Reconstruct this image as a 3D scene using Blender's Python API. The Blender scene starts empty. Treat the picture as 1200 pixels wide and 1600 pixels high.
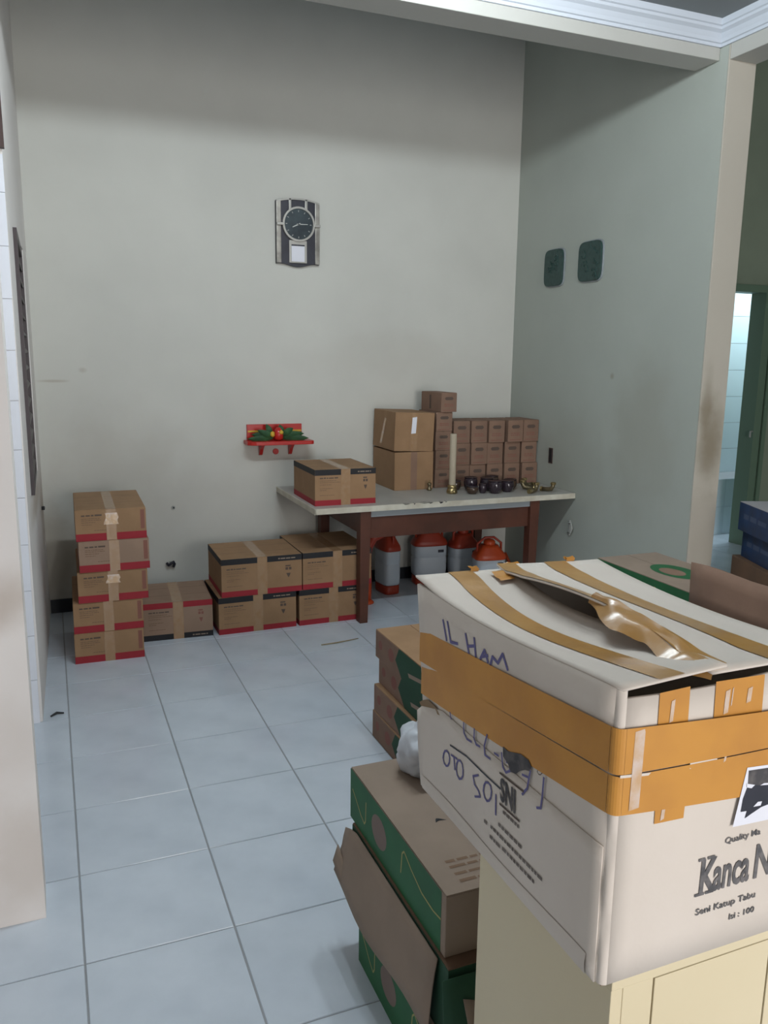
import bpy, bmesh, math, random
from mathutils import Vector, Matrix
random.seed(7)
S = bpy.context.scene
COL = S.collection

# ---------------------------------------------------------------- camera
def make_camera():
    f, yaw, pitch, roll = 1270.68, -0.39, 0.1901, -0.0123
    pos = Vector((0.0012, -2.0475, 1.5975))
    fwd = Vector((-math.sin(yaw)*math.cos(pitch), math.cos(yaw)*math.cos(pitch), -math.sin(pitch)))
    right = Vector((math.cos(yaw), math.sin(yaw), 0)); down = fwd.cross(right)
    r = right*math.cos(roll) + down*math.sin(roll)
    d = -right*math.sin(roll) + down*math.cos(roll)
    cam = bpy.data.cameras.new('camera'); o = bpy.data.objects.new('camera', cam); COL.objects.link(o)
    M = Matrix.Identity(4)
    for i in range(3):
        M[i][0] = r[i]; M[i][1] = -d[i]; M[i][2] = -fwd[i]; M[i][3] = pos[i]
    o.matrix_world = M
    cam.sensor_fit = 'VERTICAL'; cam.sensor_height = 36; cam.lens = f/1600*36; cam.clip_start = .02
    S.camera = o
make_camera()

# ---------------------------------------------------------------- world, lights, exposure
W = bpy.data.worlds.new('overcast'); S.world = W; W.use_nodes = True
W.node_tree.nodes['Background'].inputs[0].default_value = (.80, .90, 1, 1)
W.node_tree.nodes['Background'].inputs[1].default_value = 1.0

def area(name, loc, target, sx, sy, power, color):
    l = bpy.data.lights.new(name, 'AREA'); l.shape = 'RECTANGLE'; l.size = sx; l.size_y = sy
    l.energy = power; l.color = color
    o = bpy.data.objects.new(name, l); COL.objects.link(o); o.location = loc
    o.rotation_euler = (Vector(target)-Vector(loc)).to_track_quat('-Z', 'Y').to_euler()
    return o
area('daylight_shopfront', (1.75, -5.45, 1.35), (1.6, 0, 1.30), 2.5, 2.2, 146, (1.0, .95, .92))
def bulb(name, loc, power, color, size):
    l = bpy.data.lights.new(name, 'POINT'); l.energy = power; l.color = color; l.shadow_soft_size = size
    o = bpy.data.objects.new(name, l); COL.objects.link(o); o.location = loc; return o
for x in (.70, 1.10, 1.50): bulb('ceiling_tube', (x, .35, 3.12), 33, (.86, .95, 1.0), .05)
area('bathroom_lamp', (6.1, 3.60, 2.9), (6.2, 3.9, 1.0), .8, .3, 32, (.76, .91, 1.0))
vs = S.view_settings
vs.view_transform = 'Standard'; vs.look = 'None'; vs.gamma = 1; vs.use_curve_mapping = False
vs.exposure = 0.1

# ---------------------------------------------------------------- materials
def mat(name, col, rough=.75, col2=None, scale=6, detail=4, bump=0, bscale=60, metal=0, spec=.4, lo=.35, hi=.65,
        alpha=1, tint=0, coat=0, stretch=None, trans=0):
    m = bpy.data.materials.new(name); m.use_nodes = True
    nt = m.node_tree; N = nt.nodes; L = nt.links; b = N['Principled BSDF']
    b.inputs['Base Color'].default_value = (*col, 1); b.inputs['Roughness'].default_value = rough
    b.inputs['Metallic'].default_value = metal; b.inputs['Specular IOR Level'].default_value = spec
    b.inputs['Alpha'].default_value = alpha; b.inputs['Coat Weight'].default_value = coat
    b.inputs['Transmission Weight'].default_value = trans
    tc = N.new('ShaderNodeTexCoord'); mp = N.new('ShaderNodeMapping'); L.new(tc.outputs['Object'], mp.inputs[0])
    if stretch: mp.inputs['Scale'].default_value = stretch
    out = None
    if col2:
        n = N.new('ShaderNodeTexNoise'); n.inputs['Scale'].default_value = scale; n.inputs['Detail'].default_value = detail
        L.new(mp.outputs[0], n.inputs['Vector'])
        r = N.new('ShaderNodeMapRange'); r.inputs[1].default_value = lo; r.inputs[2].default_value = hi
        L.new(n.outputs['Fac'], r.inputs[0])
        x = N.new('ShaderNodeMix'); x.data_type = 'RGBA'
        x.inputs[6].default_value = (*col, 1); x.inputs[7].default_value = (*col2, 1)
        L.new(r.outputs[0], x.inputs[0]); out = x.outputs[2]
    if tint:
        oi = N.new('ShaderNodeObjectInfo'); h = N.new('ShaderNodeHueSaturation')
        r2 = N.new('ShaderNodeMapRange'); r2.inputs[3].default_value = 1-tint; r2.inputs[4].default_value = 1+tint
        L.new(oi.outputs['Random'], r2.inputs[0]); L.new(r2.outputs[0], h.inputs['Value'])
        if out: L.new(out, h.inputs['Color'])
        else: h.inputs['Color'].default_value = (*col, 1)
        out = h.outputs[0]
    if out: L.new(out, b.inputs['Base Color'])
    if bump:
        n2 = N.new('ShaderNodeTexNoise'); n2.inputs['Scale'].default_value = bscale; n2.inputs['Detail'].default_value = 3
        L.new(mp.outputs[0], n2.inputs['Vector'])
        bp = N.new('ShaderNodeBump'); bp.inputs['Strength'].default_value = bump; bp.inputs['Distance'].default_value = .003
        L.new(n2.outputs['Fac'], bp.inputs['Height']); L.new(bp.outputs[0], b.inputs['Normal'])
    return m

def wall_mat(name, col, dirt, spots, band=None):
    """painted plaster; spots = [(x,y,z,rx,rz,amount)] are grime stains with a place of their own on the wall"""
    m = mat(name, col, .8, tuple(c*.93 for c in col), 1.7, 5, .08, 35)
    nt = m.node_tree; N = nt.nodes; L = nt.links; b = N['Principled BSDF']
    cur = b.inputs['Base Color'].links[0].from_socket
    g = N.new('ShaderNodeNewGeometry'); nz = N.new('ShaderNodeTexNoise'); nz.inputs['Scale'].default_value = 5
    nz.inputs['Detail'].default_value = 6; L.new(g.outputs['Position'], nz.inputs['Vector'])
    for (x, y, z, rx, ry, rz, a) in spots:
        s = N.new('ShaderNodeVectorMath'); s.operation = 'SUBTRACT'; s.inputs[1].default_value = (x, y, z)
        L.new(g.outputs['Position'], s.inputs[0])
        d = N.new('ShaderNodeVectorMath'); d.operation = 'DIVIDE'; d.inputs[1].default_value = (rx, ry, rz)
        L.new(s.outputs[0], d.inputs[0])
        le = N.new('ShaderNodeVectorMath'); le.operation = 'LENGTH'; L.new(d.outputs[0], le.inputs[0])
        ad = N.new('ShaderNodeMath'); ad.operation = 'MULTIPLY_ADD'; ad.inputs[1].default_value = 1.1; L.new(nz.outputs['Fac'], ad.inputs[0])
        ad.inputs[2].default_value = -.55
        su = N.new('ShaderNodeMath'); su.operation = 'ADD'; L.new(le.outputs['Value'], su.inputs[0]); L.new(ad.outputs[0], su.inputs[1])
        r = N.new('ShaderNodeMapRange'); r.interpolation_type = 'SMOOTHSTEP'
        r.inputs[1].default_value = 1.1; r.inputs[2].default_value = .2; r.inputs[3].default_value = 0; r.inputs[4].default_value = a
        L.new(su.outputs[0], r.inputs[0])
        x_ = N.new('ShaderNodeMix'); x_.data_type = 'RGBA'; x_.inputs[7].default_value = (*dirt, 1)
        L.new(cur, x_.inputs[6]); L.new(r.outputs[0], x_.inputs[0]); cur = x_.outputs[2]
    L.new(cur, b.inputs['Base Color'])
    return m

M = {}
M['wall_back'] = wall_mat('cream_plaster', (.60, .60, .555), (.30, .24, .17),
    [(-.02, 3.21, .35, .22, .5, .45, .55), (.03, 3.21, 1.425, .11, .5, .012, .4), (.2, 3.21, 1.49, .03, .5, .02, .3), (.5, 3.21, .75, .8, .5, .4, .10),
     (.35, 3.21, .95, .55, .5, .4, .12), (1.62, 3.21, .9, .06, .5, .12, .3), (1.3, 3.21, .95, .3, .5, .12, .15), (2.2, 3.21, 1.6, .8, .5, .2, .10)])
M['wall_right'] = wall_mat('greenish_plaster', (.415, .445, .40), (.22, .18, .11),
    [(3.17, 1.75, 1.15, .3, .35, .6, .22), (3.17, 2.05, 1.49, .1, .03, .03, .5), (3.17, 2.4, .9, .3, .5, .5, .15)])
M['wall_end'] = wall_mat('beige_pillar_plaster', (.52, .48, .41), (.20, .16, .10),
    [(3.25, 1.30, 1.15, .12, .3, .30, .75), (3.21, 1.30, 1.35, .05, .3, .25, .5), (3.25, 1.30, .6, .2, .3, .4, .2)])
M['wall_left'] = wall_mat('pale_plaster', (.76, .725, .70), (.34, .25, .17),
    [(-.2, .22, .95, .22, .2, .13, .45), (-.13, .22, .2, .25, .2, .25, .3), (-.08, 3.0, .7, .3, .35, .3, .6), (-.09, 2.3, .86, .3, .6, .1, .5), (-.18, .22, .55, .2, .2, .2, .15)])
M['wall_passage'] = mat('olive_wall_paint', (.29, .345, .265), .8, (.25, .30, .23), 2, 4, .05)
M['beam'] = mat('beam_paint', (.48, .475, .44), .7, (.45, .445, .41), 2, 4, .05)
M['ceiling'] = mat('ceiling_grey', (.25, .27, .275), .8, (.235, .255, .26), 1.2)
M['cornice'] = mat('cornice_white', (.58, .62, .68), .6)
M['tile'] = mat('floor_tile_glaze', (.60, .66, .73), .13, (.53, .59, .66), 5, 6, .02, 30, spec=.6, tint=.02)
M['grout'] = mat('grey_grout', (.30, .31, .32), .9)
M['walltile'] = mat('white_wall_tile', (.78, .80, .86), .25, (.74, .76, .82), 4)
M['bathtile'] = mat('bathroom_tile', (.72, .82, .88), .25)
M['skirting'] = mat('black_skirting', (.012, .016, .022), .4)
M['brown_wood'] = mat('dark_brown_wood', (.075, .045, .04), .5, (.05, .03, .028), 8, 4, stretch=(1, 1, .1))
M['louvre'] = mat('louvre_wood', (.055, .042, .045), .45)
M['green_frame'] = mat('green_door_paint', (.15, .23, .165), .5)
M['card'] = mat('cardboard', (.325, .195, .105), .85, (.285, .17, .09), 9, 4, .12, 90, tint=.05)
M['card_pale'] = mat('cardboard_pinkish', (.31, .205, .145), .85, (.275, .185, .13), 9, 4, .12, 90, tint=.05)
M['card_red'] = mat('cardboard_reddish', (.245, .15, .105), .85, (.21, .128, .09), 9, 4, .12, 90, tint=.06)
M['card_grey'] = mat('cardboard_greyish', (.285, .215, .165), .85, (.25, .19, .145), 7, 4, .12, 60)
M['card_dark'] = mat('cardboard_dark', (.15, .085, .05), .85, (.12, .07, .045), 9, 4, .1)
M['card_white'] = mat('white_board', (.66, .595, .53), .8, (.61, .545, .48), 4, 5, .15, 45)
M['inner'] = mat('board_inside', (.25, .17, .10), .9)
M['tape_clear'] = mat('clear_packing_tape', (.33, .195, .10), .25, (.35, .22, .125), 30, 2, .1, 30, spec=.6)
M['tape_orange'] = mat('orange_packing_tape', (.56, .265, .055), .34, (.48, .22, .05), 9, 4, .2, 14, spec=.25, lo=.4, hi=.7)
M['tape_brown'] = mat('brown_top_tape', (.44, .235, .062), .28, (.36, .185, .05), 12, 4, .5, 22, spec=.6)
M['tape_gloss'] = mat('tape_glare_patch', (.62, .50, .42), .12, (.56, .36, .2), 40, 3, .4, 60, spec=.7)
M['red'] = mat('red_print', (.30, .018, .028), .7)
M['black'] = mat('black_print', (.013, .013, .016), .6)
M['navy'] = mat('dark_navy', (.02, .021, .032), .45, (.03, .031, .045), 20)
M['oval'] = mat('grey_brown_print', (.19, .14, .115), .7)
M['ink'] = mat('faded_black_ink', (.10, .07, .055), .8)
M['ink_faded'] = mat('faded_carton_ink', (.14, .115, .10), .8, (.22, .19, .17), 60, 2)
M['ink_soft'] = mat('thin_brown_ink', (.19, .115, .07), .8)
M['ink_red'] = mat('red_ink', (.23, .095, .07), .8)
M['marker'] = mat('blue_marker', (.13, .12, .27), .7)
M['print'] = mat('black_carton_ink', (.06, .057, .062), .75, (.16, .145, .14), 45, 3, lo=.45, hi=.8)
M['ink_bold'] = mat('grey_black_letter_ink', (.075, .075, .08), .8, (.16, .15, .15), 60, 2)
M['paper'] = mat('white_paper', (.74, .75, .82), .6)
M['green'] = mat('green_print', (.018, .125, .045), .6, (.015, .10, .036), 8)
M['green_dk'] = mat('dark_green_print', (.014, .06, .03), .7)
M['tan'] = mat('tan_print', (.36, .32, .12), .7)
M['blue'] = mat('blue_print', (.016, .045, .125), .5, (.02, .035, .075), 12)
M['cream'] = mat('cream_cabinet_paint', (.70, .61, .42), .5, (.67, .58, .39), 2, 3)
M['cream_groove'] = mat('cabinet_groove', (.32, .25, .13), .7)
M['laminate'] = mat('table_laminate', (.46, .45, .42), .4, (.40, .39, .36), 5)
M['table_edge'] = mat('table_edge_white', (.62, .59, .50), .5, (.5, .46, .37), 12)
M['steel'] = mat('grey_steel_edge', (.30, .33, .35), .4)
M['table_wood'] = mat('red_brown_table_wood', (.105, .035, .02), .45, (.075, .027, .016), 7, 4, stretch=(1, 1, 1))
M['brass'] = mat('brass', (.38, .30, .15), .28, metal=.9)
M['brass_dark'] = mat('tarnished_brass', (.20, .165, .10), .35, metal=.8)
M['glass_dark'] = mat('dark_purple_glass', (.028, .018, .026), .12, spec=.7)
M['glass_brown'] = mat('dark_brown_glaze', (.055, .033, .022), .15, spec=.7)
M['tube'] = mat('cream_paper_tube', (.42, .36, .27), .7)
M['red_paint'] = mat('red_shelf_paint', (.46, .022, .018), .3)
M['yellow'] = mat('yellow_fabric', (.60, .38, .04), .6)
M['leaf'] = mat('green_leaf_fabric', (.035, .12, .04), .6, (.02, .07, .03), 20)
M['orange'] = mat('orange_red_plastic', (.52, .068, .016), .35)
M['redpl'] = mat('dark_red_plastic', (.34, .04, .018), .4)
M['tank'] = mat('white_tank_plastic', (.50, .55, .60), .4)
M['silver'] = mat('silver_plastic', (.42, .41, .38), .3, metal=.35)
M['pewter'] = mat('pewter_rail', (.22, .21, .19), .3, (.42, .40, .36), 14, 3, metal=.4)
M['dial'] = mat('clock_dial', (.055, .075, .085), .25, (.03, .04, .048), 9)
M['hand'] = mat('pale_clock_hand', (.6, .62, .6), .4)
M['plaque'] = mat('dark_green_plaque', (.018, .048, .043), .35, (.03, .07, .062), 40, 3)
M['plaque_hi'] = mat('plaque_relief', (.03, .075, .066), .35)
M['grey'] = mat('grey_plastic', (.35, .36, .34), .5)
M['bag'] = mat('white_plastic_bag', (.56, .585, .63), .3, (.46, .49, .53), 20, 3, .25, 30)
M['straw'] = mat('dry_straw', (.30, .24, .14), .8)
M['blue_pale'] = mat('pale_blue_print', (.06, .085, .15), .6)
M['blue_top'] = mat('pale_plastic_wrap', (.48, .45, .47), .4)

# ---------------------------------------------------------------- mesh helpers
class MB:
    def __init__(s): s.v = []; s.f = []
    def add(s, vs, fs):
        n = len(s.v); s.v += [Vector(p) for p in vs]; s.f += [tuple(i+n for i in f) for f in fs]; return s
    def box(s, x0, y0, z0, x1, y1, z1):
        return s.add([(x0,y0,z0),(x1,y0,z0),(x1,y1,z0),(x0,y1,z0),(x0,y0,z1),(x1,y0,z1),(x1,y1,z1),(x0,y1,z1)],
                     [(3,2,1,0),(4,5,6,7),(0,1,5,4),(1,2,6,5),(2,3,7,6),(3,0,4,7)])
    def prism(s, pts, axis, a, b):
        """extrude a 2D outline along an axis (0,1,2) from a to b"""
        def P(p, t):
            q = [0,0,0]; k = [i for i in range(3) if i != axis]; q[k[0]] = p[0]; q[k[1]] = p[1]; q[axis] = t; return q
        n = len(pts)
        return s.add([P(p,a) for p in pts]+[P(p,b) for p in pts],
              [tuple(range(n))[::-1], tuple(range(n,2*n))]+[(i,(i+1)%n,n+(i+1)%n,n+i) for i in range(n)])
    def lathe(s, prof, c=(0,0,0), n=20, sx=1, sy=1):
        vs = []; fs = []
        for r, z in prof:
            for k in range(n):
                t = 2*math.pi*k/n; vs.append((c[0]+r*sx*math.cos(t), c[1]+r*sy*math.sin(t), c[2]+z))
        for i in range(len(prof)-1):
            for k in range(n): fs.append((i*n+k, i*n+(k+1)%n, (i+1)*n+(k+1)%n, (i+1)*n+k))
        fs.append(tuple(range(n))[::-1]); fs.append(tuple(range((len(prof)-1)*n, len(prof)*n)))
        return s.add(vs, fs)
    def tube(s, pts, r, n=8):
        pts = [Vector(p) for p in pts]; vs = []; fs = []
        for i, p in enumerate(pts):
            d = (pts[min(i+1,len(pts)-1)]-pts[max(i-1,0)]).normalized()
            a = d.orthogonal().normalized() if i == 0 else (a - d*a.dot(d)).normalized()
            b = d.cross(a); rr = r[i] if isinstance(r, (list,tuple)) else r
            for k in range(n):
                t = 2*math.pi*k/n; vs.append(p+a*math.cos(t)*rr+b*math.sin(t)*rr)
        for i in range(len(pts)-1):
            for k in range(n): fs.append((i*n+k, i*n+(k+1)%n, (i+1)*n+(k+1)%n, (i+1)*n+k))
        fs.append(tuple(range(n))[::-1]); fs.append(tuple(range((len(pts)-1)*n, len(pts)*n)))
        return s.add(vs, fs)
    def grid(s, fn, nu, nv, thick=0):
        """fn(u,v)->point; optional slab thickness downwards along fn normal approx"""
        P = [[Vector(fn(i/nu, j/nv)) for j in range(nv+1)] for i in range(nu+1)]
        n0 = len(s.v); W_ = nv+1
        for r in P: s.v += r
        for i in range(nu):
            for j in range(nv): s.f.append((n0+i*W_+j, n0+(i+1)*W_+j, n0+(i+1)*W_+j+1, n0+i*W_+j+1))
        if thick:
            nrm = (P[-1][0]-P[0][0]).cross(P[0][-1]-P[0][0]).normalized()*thick
            n1 = len(s.v)
            for r in P: s.v += [p-nrm for p in r]
            for i in range(nu):
                for j in range(nv): s.f.append((n1+i*W_+j+1, n1+(i+1)*W_+j+1, n1+(i+1)*W_+j, n1+i*W_+j))
            ring = [(i,0) for i in range(nu)]+[(nu,j) for j in range(nv)]+[(i,nv) for i in range(nu,0,-1)]+[(0,j) for j in range(nv,0,-1)]
            for k in range(len(ring)):
                a = ring[k]; b = ring[(k+1)%len(ring)]
                s.f.append((n0+a[0]*W_+a[1], n1+a[0]*W_+a[1], n1+b[0]*W_+b[1], n0+b[0]*W_+b[1]))
        return s
    def build(s, name, m, parent=None, smooth=False, bevel=0, rel=True, fix=True):
        joined = name in ('fine_print','heading_print','band_lettering','red_lettering','pale_lettering','outer_tiles','chipped_edge','tape_crease','quality_lettering','large_lettering','small_lettering','standard_mark')
        me = bpy.data.meshes.new(name)
        off = Vector(parent.get('_o', (0,0,0))) if (parent is not None and rel) else Vector((0,0,0))
        me.from_pydata([tuple(p-off) for p in s.v], [], s.f)
        if fix or bevel:
            bm = bmesh.new(); bm.from_mesh(me)
            if fix: bmesh.ops.recalc_face_normals(bm, faces=bm.faces)
            if bevel: bmesh.ops.bevel(bm, geom=list(bm.edges), offset=bevel, segments=2, affect='EDGES', profile=.6)
            bm.to_mesh(me); bm.free()
        if smooth: me.shade_smooth()
        else: me.shade_flat()
        me.materials.append(m if not isinstance(m, str) else M[m])
        o = bpy.data.objects.new(name, me); COL.objects.link(o)
        if parent is not None: o.parent = parent
        if joined: o['kind'] = 'stuff'
        return o

def tag(o, label=None, cat=None, group=None, kind=None):
    if label: o['label'] = label
    if cat: o['category'] = cat
    if group: o['group'] = group
    if kind: o['kind'] = kind
    return o
def thing(name, label, cat, loc=(0,0,0), rz=0, group=None, world=False):
    """Empty at the base; world=True means parts are written in world coordinates"""
    o = bpy.data.objects.new(name, None); COL.objects.link(o); o.location = loc; o.rotation_euler = (0,0,rz)
    o.empty_display_size = .05
    if world: o['_o'] = tuple(loc)
    return tag(o, label, cat, group)

# flat print helpers: a frame is (origin, u, v, n)
def fr(w, d, h, side):
    V = Vector
    return {'front': (V((-w/2,-d/2,0)), V((1,0,0)), V((0,0,1)), V((0,-1,0))),
            'left': (V((-w/2,d/2,0)), V((0,-1,0)), V((0,0,1)), V((-1,0,0))),
            'right': (V((w/2,-d/2,0)), V((0,1,0)), V((0,0,1)), V((1,0,0))),
            'top': (V((-w/2,-d/2,h)), V((1,0,0)), V((0,1,0)), V((0,0,1)))}[side]
def at(F, a, b, e): return F[0]+F[1]*a+F[2]*b+F[3]*e
def poly(mb, F, pts, e=.0006):
    mb.add([at(F,a,b,e) for a,b in pts], [tuple(range(len(pts)))]); return mb
def rect(mb, F, a0, b0, a1, b1, e=.0006): return poly(mb, F, [(a0,b0),(a1,b0),(a1,b1),(a0,b1)], e)
def blurb(mb, F, a0, a1, b, h, e=.0007, rnd=None):
    """a line of print too small to read in the photo, set as short word marks"""
    rnd = rnd or random; a = a0
    while a < a1-h*.5:
        w = min(rnd.uniform(h*1.2, h*4), a1-a); rect(mb, F, a, b, a+w, b+h*rnd.uniform(.75,1), e); a += w+h*.55
def font(text, size, bold=0, align='LEFT'):
    c = bpy.data.curves.new('t', 'FONT'); c.body = text; c.size = size; c.offset = bold; c.align_x = align
    c.resolution_u = 3
    o = bpy.data.objects.new('t', c); COL.objects.link(o)
    bpy.context.view_layer.update()
    me = bpy.data.meshes.new_from_object(o.evaluated_get(bpy.context.evaluated_depsgraph_get()))
    vs = [tuple(v.co) for v in me.vertices]; fs = [tuple(p.vertices) for p in me.polygons]
    bpy.data.objects.remove(o); bpy.data.curves.remove(c); bpy.data.meshes.remove(me)
    return vs, fs
def letter(mb, F, text, a, b, size, bold=0, sx=1, shear=0, e=.0008):
    vs, fs = font(text, size, bold)
    mb.add([at(F, a+x*sx, b+y+shear*x*sx, e) for x,y,_ in vs], fs); return mb

# ================================================================= STRUCTURE
XR, YB = 3.167, 3.214
H1, H2 = 3.205, 3.95
# floor: slab of grout with every tile a piece of its own
fl = MB().box(-2.0,-5.6,-.12, 7.1,5.2,-.003).build('floor', 'grout'); fl['kind'] = 'structure'
def tile_mesh():
    g = .0022; a = .4-g; b = .0035
    v = [(g,g,-.003),(a,g,-.003),(a,a,-.003),(g,a,-.003),(b,b,0),(.4-b,b,0),(.4-b,.4-b,0),(b,.4-b,0)]
    return MB().add(v, [(4,5,6,7),(0,1,5,4),(1,2,6,5),(2,3,7,6),(3,0,4,7)])
proto = None; rest = MB(); tm = tile_mesh()
for i in range(-5, 16):
    for j in range(-14, 13):
        near = -1 <= i <= 7 and -3 <= j <= 7
        if near:
            if proto is None:
                proto = tile_mesh().build('tile', 'tile', fl, rel=False); o = proto
            else:
                o = proto.copy(); COL.objects.link(o); o.parent = fl
            o.location = (i*.4, j*.4, 0)
        else: rest.add([p+Vector((i*.4, j*.4, 0)) for p in tm.v], tm.f)
tag(rest.build('outer_tiles', 'tile', fl, rel=False), kind='stuff')

def struct(o): o['kind'] = 'structure'; return o
struct(MB().box(-.30, YB, 0, 3.35, YB+.12, H2).build('wall_back', 'wall_back'))
struct(MB().box(XR, 1.3125, 0, 3.339, YB, H2).build('wall_right', 'wall_right'))
struct(MB().box(XR, 1.304, 0, 3.339, 1.312, 3.2045).build('trim_5', 'wall_end', bevel=.002))
# left wall with an arched doorway, slightly out of square
def xl(y): return -.107 + (y-1.6)*.0245 if y > 1.6 else -.095-.012*(y-.23)/1.37
wl = MB()
def lw(y0, y1, z0a, z0b, z1=H2):
    t = .15
    v = [(xl(y0)-t,y0,z0a),(xl(y0),y0,z0a),(xl(y1),y1,z0b),(xl(y1)-t,y1,z0b),(xl(y0)-t,y0,z1),(xl(y0),y0,z1),(xl(y1),y1,z1),(xl(y1)-t,y1,z1)]
    wl.add(v, [(3,2,1,0),(4,5,6,7),(0,1,5,4),(1,2,6,5),(2,3,7,6),(3,0,4,7)])
lw(.232,.40,0,0)
ARC = [(1.0-.60*math.cos(math.pi*k/16), 2.36+.52*math.sin(math.pi*k/16)) for k in range(17)]
for a, b in zip(ARC, ARC[1:]): lw(a[0], b[0], a[1], b[1])
WY0, WY1, WZ0, WZ1 = 1.95, 2.80, .95, 2.12
lw(1.60,WY0,0,0); lw(WY0,WY1,WZ1,WZ1); lw(WY0,WY1,0,0,WZ0); lw(WY1,YB,0,0)
wleft = struct(wl.build('wall_left', 'wall_left'))
# tiled jamb of the doorway
tz = 0
while tz < 2.30:
    h = min(.2, 2.34-tz); x1 = xl(1.6)+.002-.012*(1-tz/2.3)
    for k in range(2):
        xa = x1-.075*(k+1)+.001; xb = x1-.075*k-.001
        MB().box(xa, 1.588, tz+.001, xb, 1.5995, tz+h-.001).build('jamb_tile', 'walltile', wleft)
    tz += .2
# brown band lining the arch
at_ = MB()
pts = [(a[0], a[1]) for a in ARC]; inn = [(1.0+(a[0]-1.0)*.95, 2.36+(a[1]-2.36)*.95) for a in ARC]
for k in range(16):
    a, b, c, d = pts[k], pts[k+1], inn[k+1], inn[k]
    v = [(x,p[0],p[1]) for x in (-.245,-.098) for p in (a,b,c,d)]
    at_.add(v, [(3,2,1,0),(4,5,6,7),(0,1,5,4),(1,2,6,5),(2,3,7,6),(3,0,4,7)])
at_.build('arch_lining', 'brown_wood', wleft)
# louvred window in the left wall
wn = bpy.data.objects.new('window_1', None); COL.objects.link(wn); struct(wn); wn.location = (xl(2.35), 2.35, WZ0); wn['_o'] = tuple(wn.location)
f_ = MB(); xo = xl(2.35)
for (y0,y1,z0,z1) in ((WY0,WY0+.04,WZ0,WZ1),(WY1-.04,WY1,WZ0,WZ1),(WY0+.04,WY1-.04,WZ0,WZ0+.04),(WY0+.04,WY1-.04,WZ1-.04,WZ1)):
    f_.box(xo-.09, y0, z0, xo+.006, y1, z1)
f_.build('frame', 'louvre', wn)
nsl = 13
for k in range(nsl):
    z = WZ0+.045+(WZ1-WZ0-.09)*(k+.5)/nsl
    MB().add([(xo-.045,WY0+.0405,z+.04),(xo+.001,WY0+.0405,z-.03),(xo+.001,WY1-.0405,z-.03),(xo-.045,WY1-.0405,z+.04),
              (xo-.041,WY0+.0405,z+.046),(xo+.005,WY0+.0405,z-.024),(xo+.005,WY1-.0405,z-.024),(xo-.041,WY1-.0405,z+.046)],
             [(3,2,1,0),(4,5,6,7),(0,1,5,4),(1,2,6,5),(2,3,7,6),(3,0,4,7)]).build('slat', 'louvre', wn)
# skirting
struct(MB().box(xl(3.2)+.004, YB-.012, 0, XR-.001, YB-.0005, .085).build('baseboard_back', 'skirting'))
# beams, cornices, ceilings
struct(MB().box(-.245,1.37,3.045, XR-.001,1.537,H2).build('trim_1', 'beam', bevel=.004))
struct(MB().box(XR,-5.6,3.032, 3.339,1.303,H2).build('trim_2', 'beam', bevel=.004))
def cornice(name, along_x, a0, a1):
    pr = [(0,3.101),(.010,3.101),(.012,3.114),(.020,3.117),(.025,3.132),(.036,3.152),(.052,3.163),(.055,3.174),(.063,3.178),(.066,3.2045),(0,3.2045)]
    if along_x: m = MB().prism([(1.3695-p[0], p[1]) for p in pr], 0, a0, a1)
    else: m = MB().prism([(XR-.0005-p[0], p[1]) for p in pr], 1, a0, a1)
    return struct(m.build(name, 'cornice'))
cornice('trim_3', True, -2.0, XR-.001); cornice('trim_4', False, -5.6, 1.3695)
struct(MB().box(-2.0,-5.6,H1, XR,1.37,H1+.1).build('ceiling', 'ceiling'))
struct(MB().box(-2.0,1.537,H2, 3.35,3.4,H2+.1).build('ceiling_alcove', 'cornice'))
struct(MB().box(3.339,-5.6,H2, 7.1,5.2,H2+.1).build('ceiling_passage', 'ceiling'))
# outer shell: left, right, back of the house and the shop front with its wide opening
struct(MB().box(-2.1,-5.6,0,-2.0,5.2,H2).build('wall_outer_left', 'wall_left'))
struct(MB().box(6.2,-5.6,0,6.3,3.2,H2).build('wall_outer_right', 'wall_passage'))
fw = MB().box(-2.0,-5.7,0,.45,-5.6,H2).box(3.05,-5.7,0,6.2,-5.6,H2).box(.45,-5.7,2.5,3.05,-5.6,H2)
struct(fw.build('wall_front', 'wall_left'))
struct(MB().box(-2.0,3.34,0,-.3,3.44,H2).build('wall_side_room', 'wall_left'))
# passage wall with the bathroom door, and the bathroom
DX0, DX1, DZ = 4.75, 5.545, 2.143
pw = MB().box(3.339,3.2,0,DX0-.06,3.32,H2).box(DX1+.08,3.2,0,7.1,3.32,H2).box(DX0-.06,3.2,DZ+.06,DX1+.08,3.32,H2)
struct(pw.build('wall_passage', 'wall_passage'))
dr = bpy.data.objects.new('door_1', None); COL.objects.link(dr); struct(dr); dr.location = (5, 3.2, 0); dr['_o'] = (5,3.2,0)
MB().box(DX0-.06,3.18,0,DX0,3.34,DZ+.06).build('jamb', 'green_frame', dr, bevel=.003)
MB().box(DX1,3.18,0,DX1+.08,3.34,DZ+.06).build('jamb', 'green_frame', dr, bevel=.003)
MB().box(DX0,3.18,DZ,DX1,3.34,DZ+.06).build('lintel', 'green_frame', dr, bevel=.003)
MB().box(DX1+.0805,3.16,.02,DX1+.12,3.178,DZ).build('door_edge', 'green_frame', dr, bevel=.003)
MB().tube([(DX1-.004,3.19,1.0),(DX1-.03,3.185,1.0),(DX1-.03,3.185,.95)], .008).build('latch', 'grey', dr)
bw = struct(MB().box(3.4,4.0,0,7.0,4.1,H2).build('wall_bathroom', 'grout'))
struct(MB().box(7.0,3.32,0,7.1,4.1,H2).build('wall_bathroom_side', 'bathtile'))
for i in range(6):
    for j in range(12):
        MB().box(5.50+i*.25+.0015,3.992,j*.25+.0015,5.75+i*.25-.0015,3.9995,j*.25+.2485).build('tile', 'bathtile', bw, bevel=.001)
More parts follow.
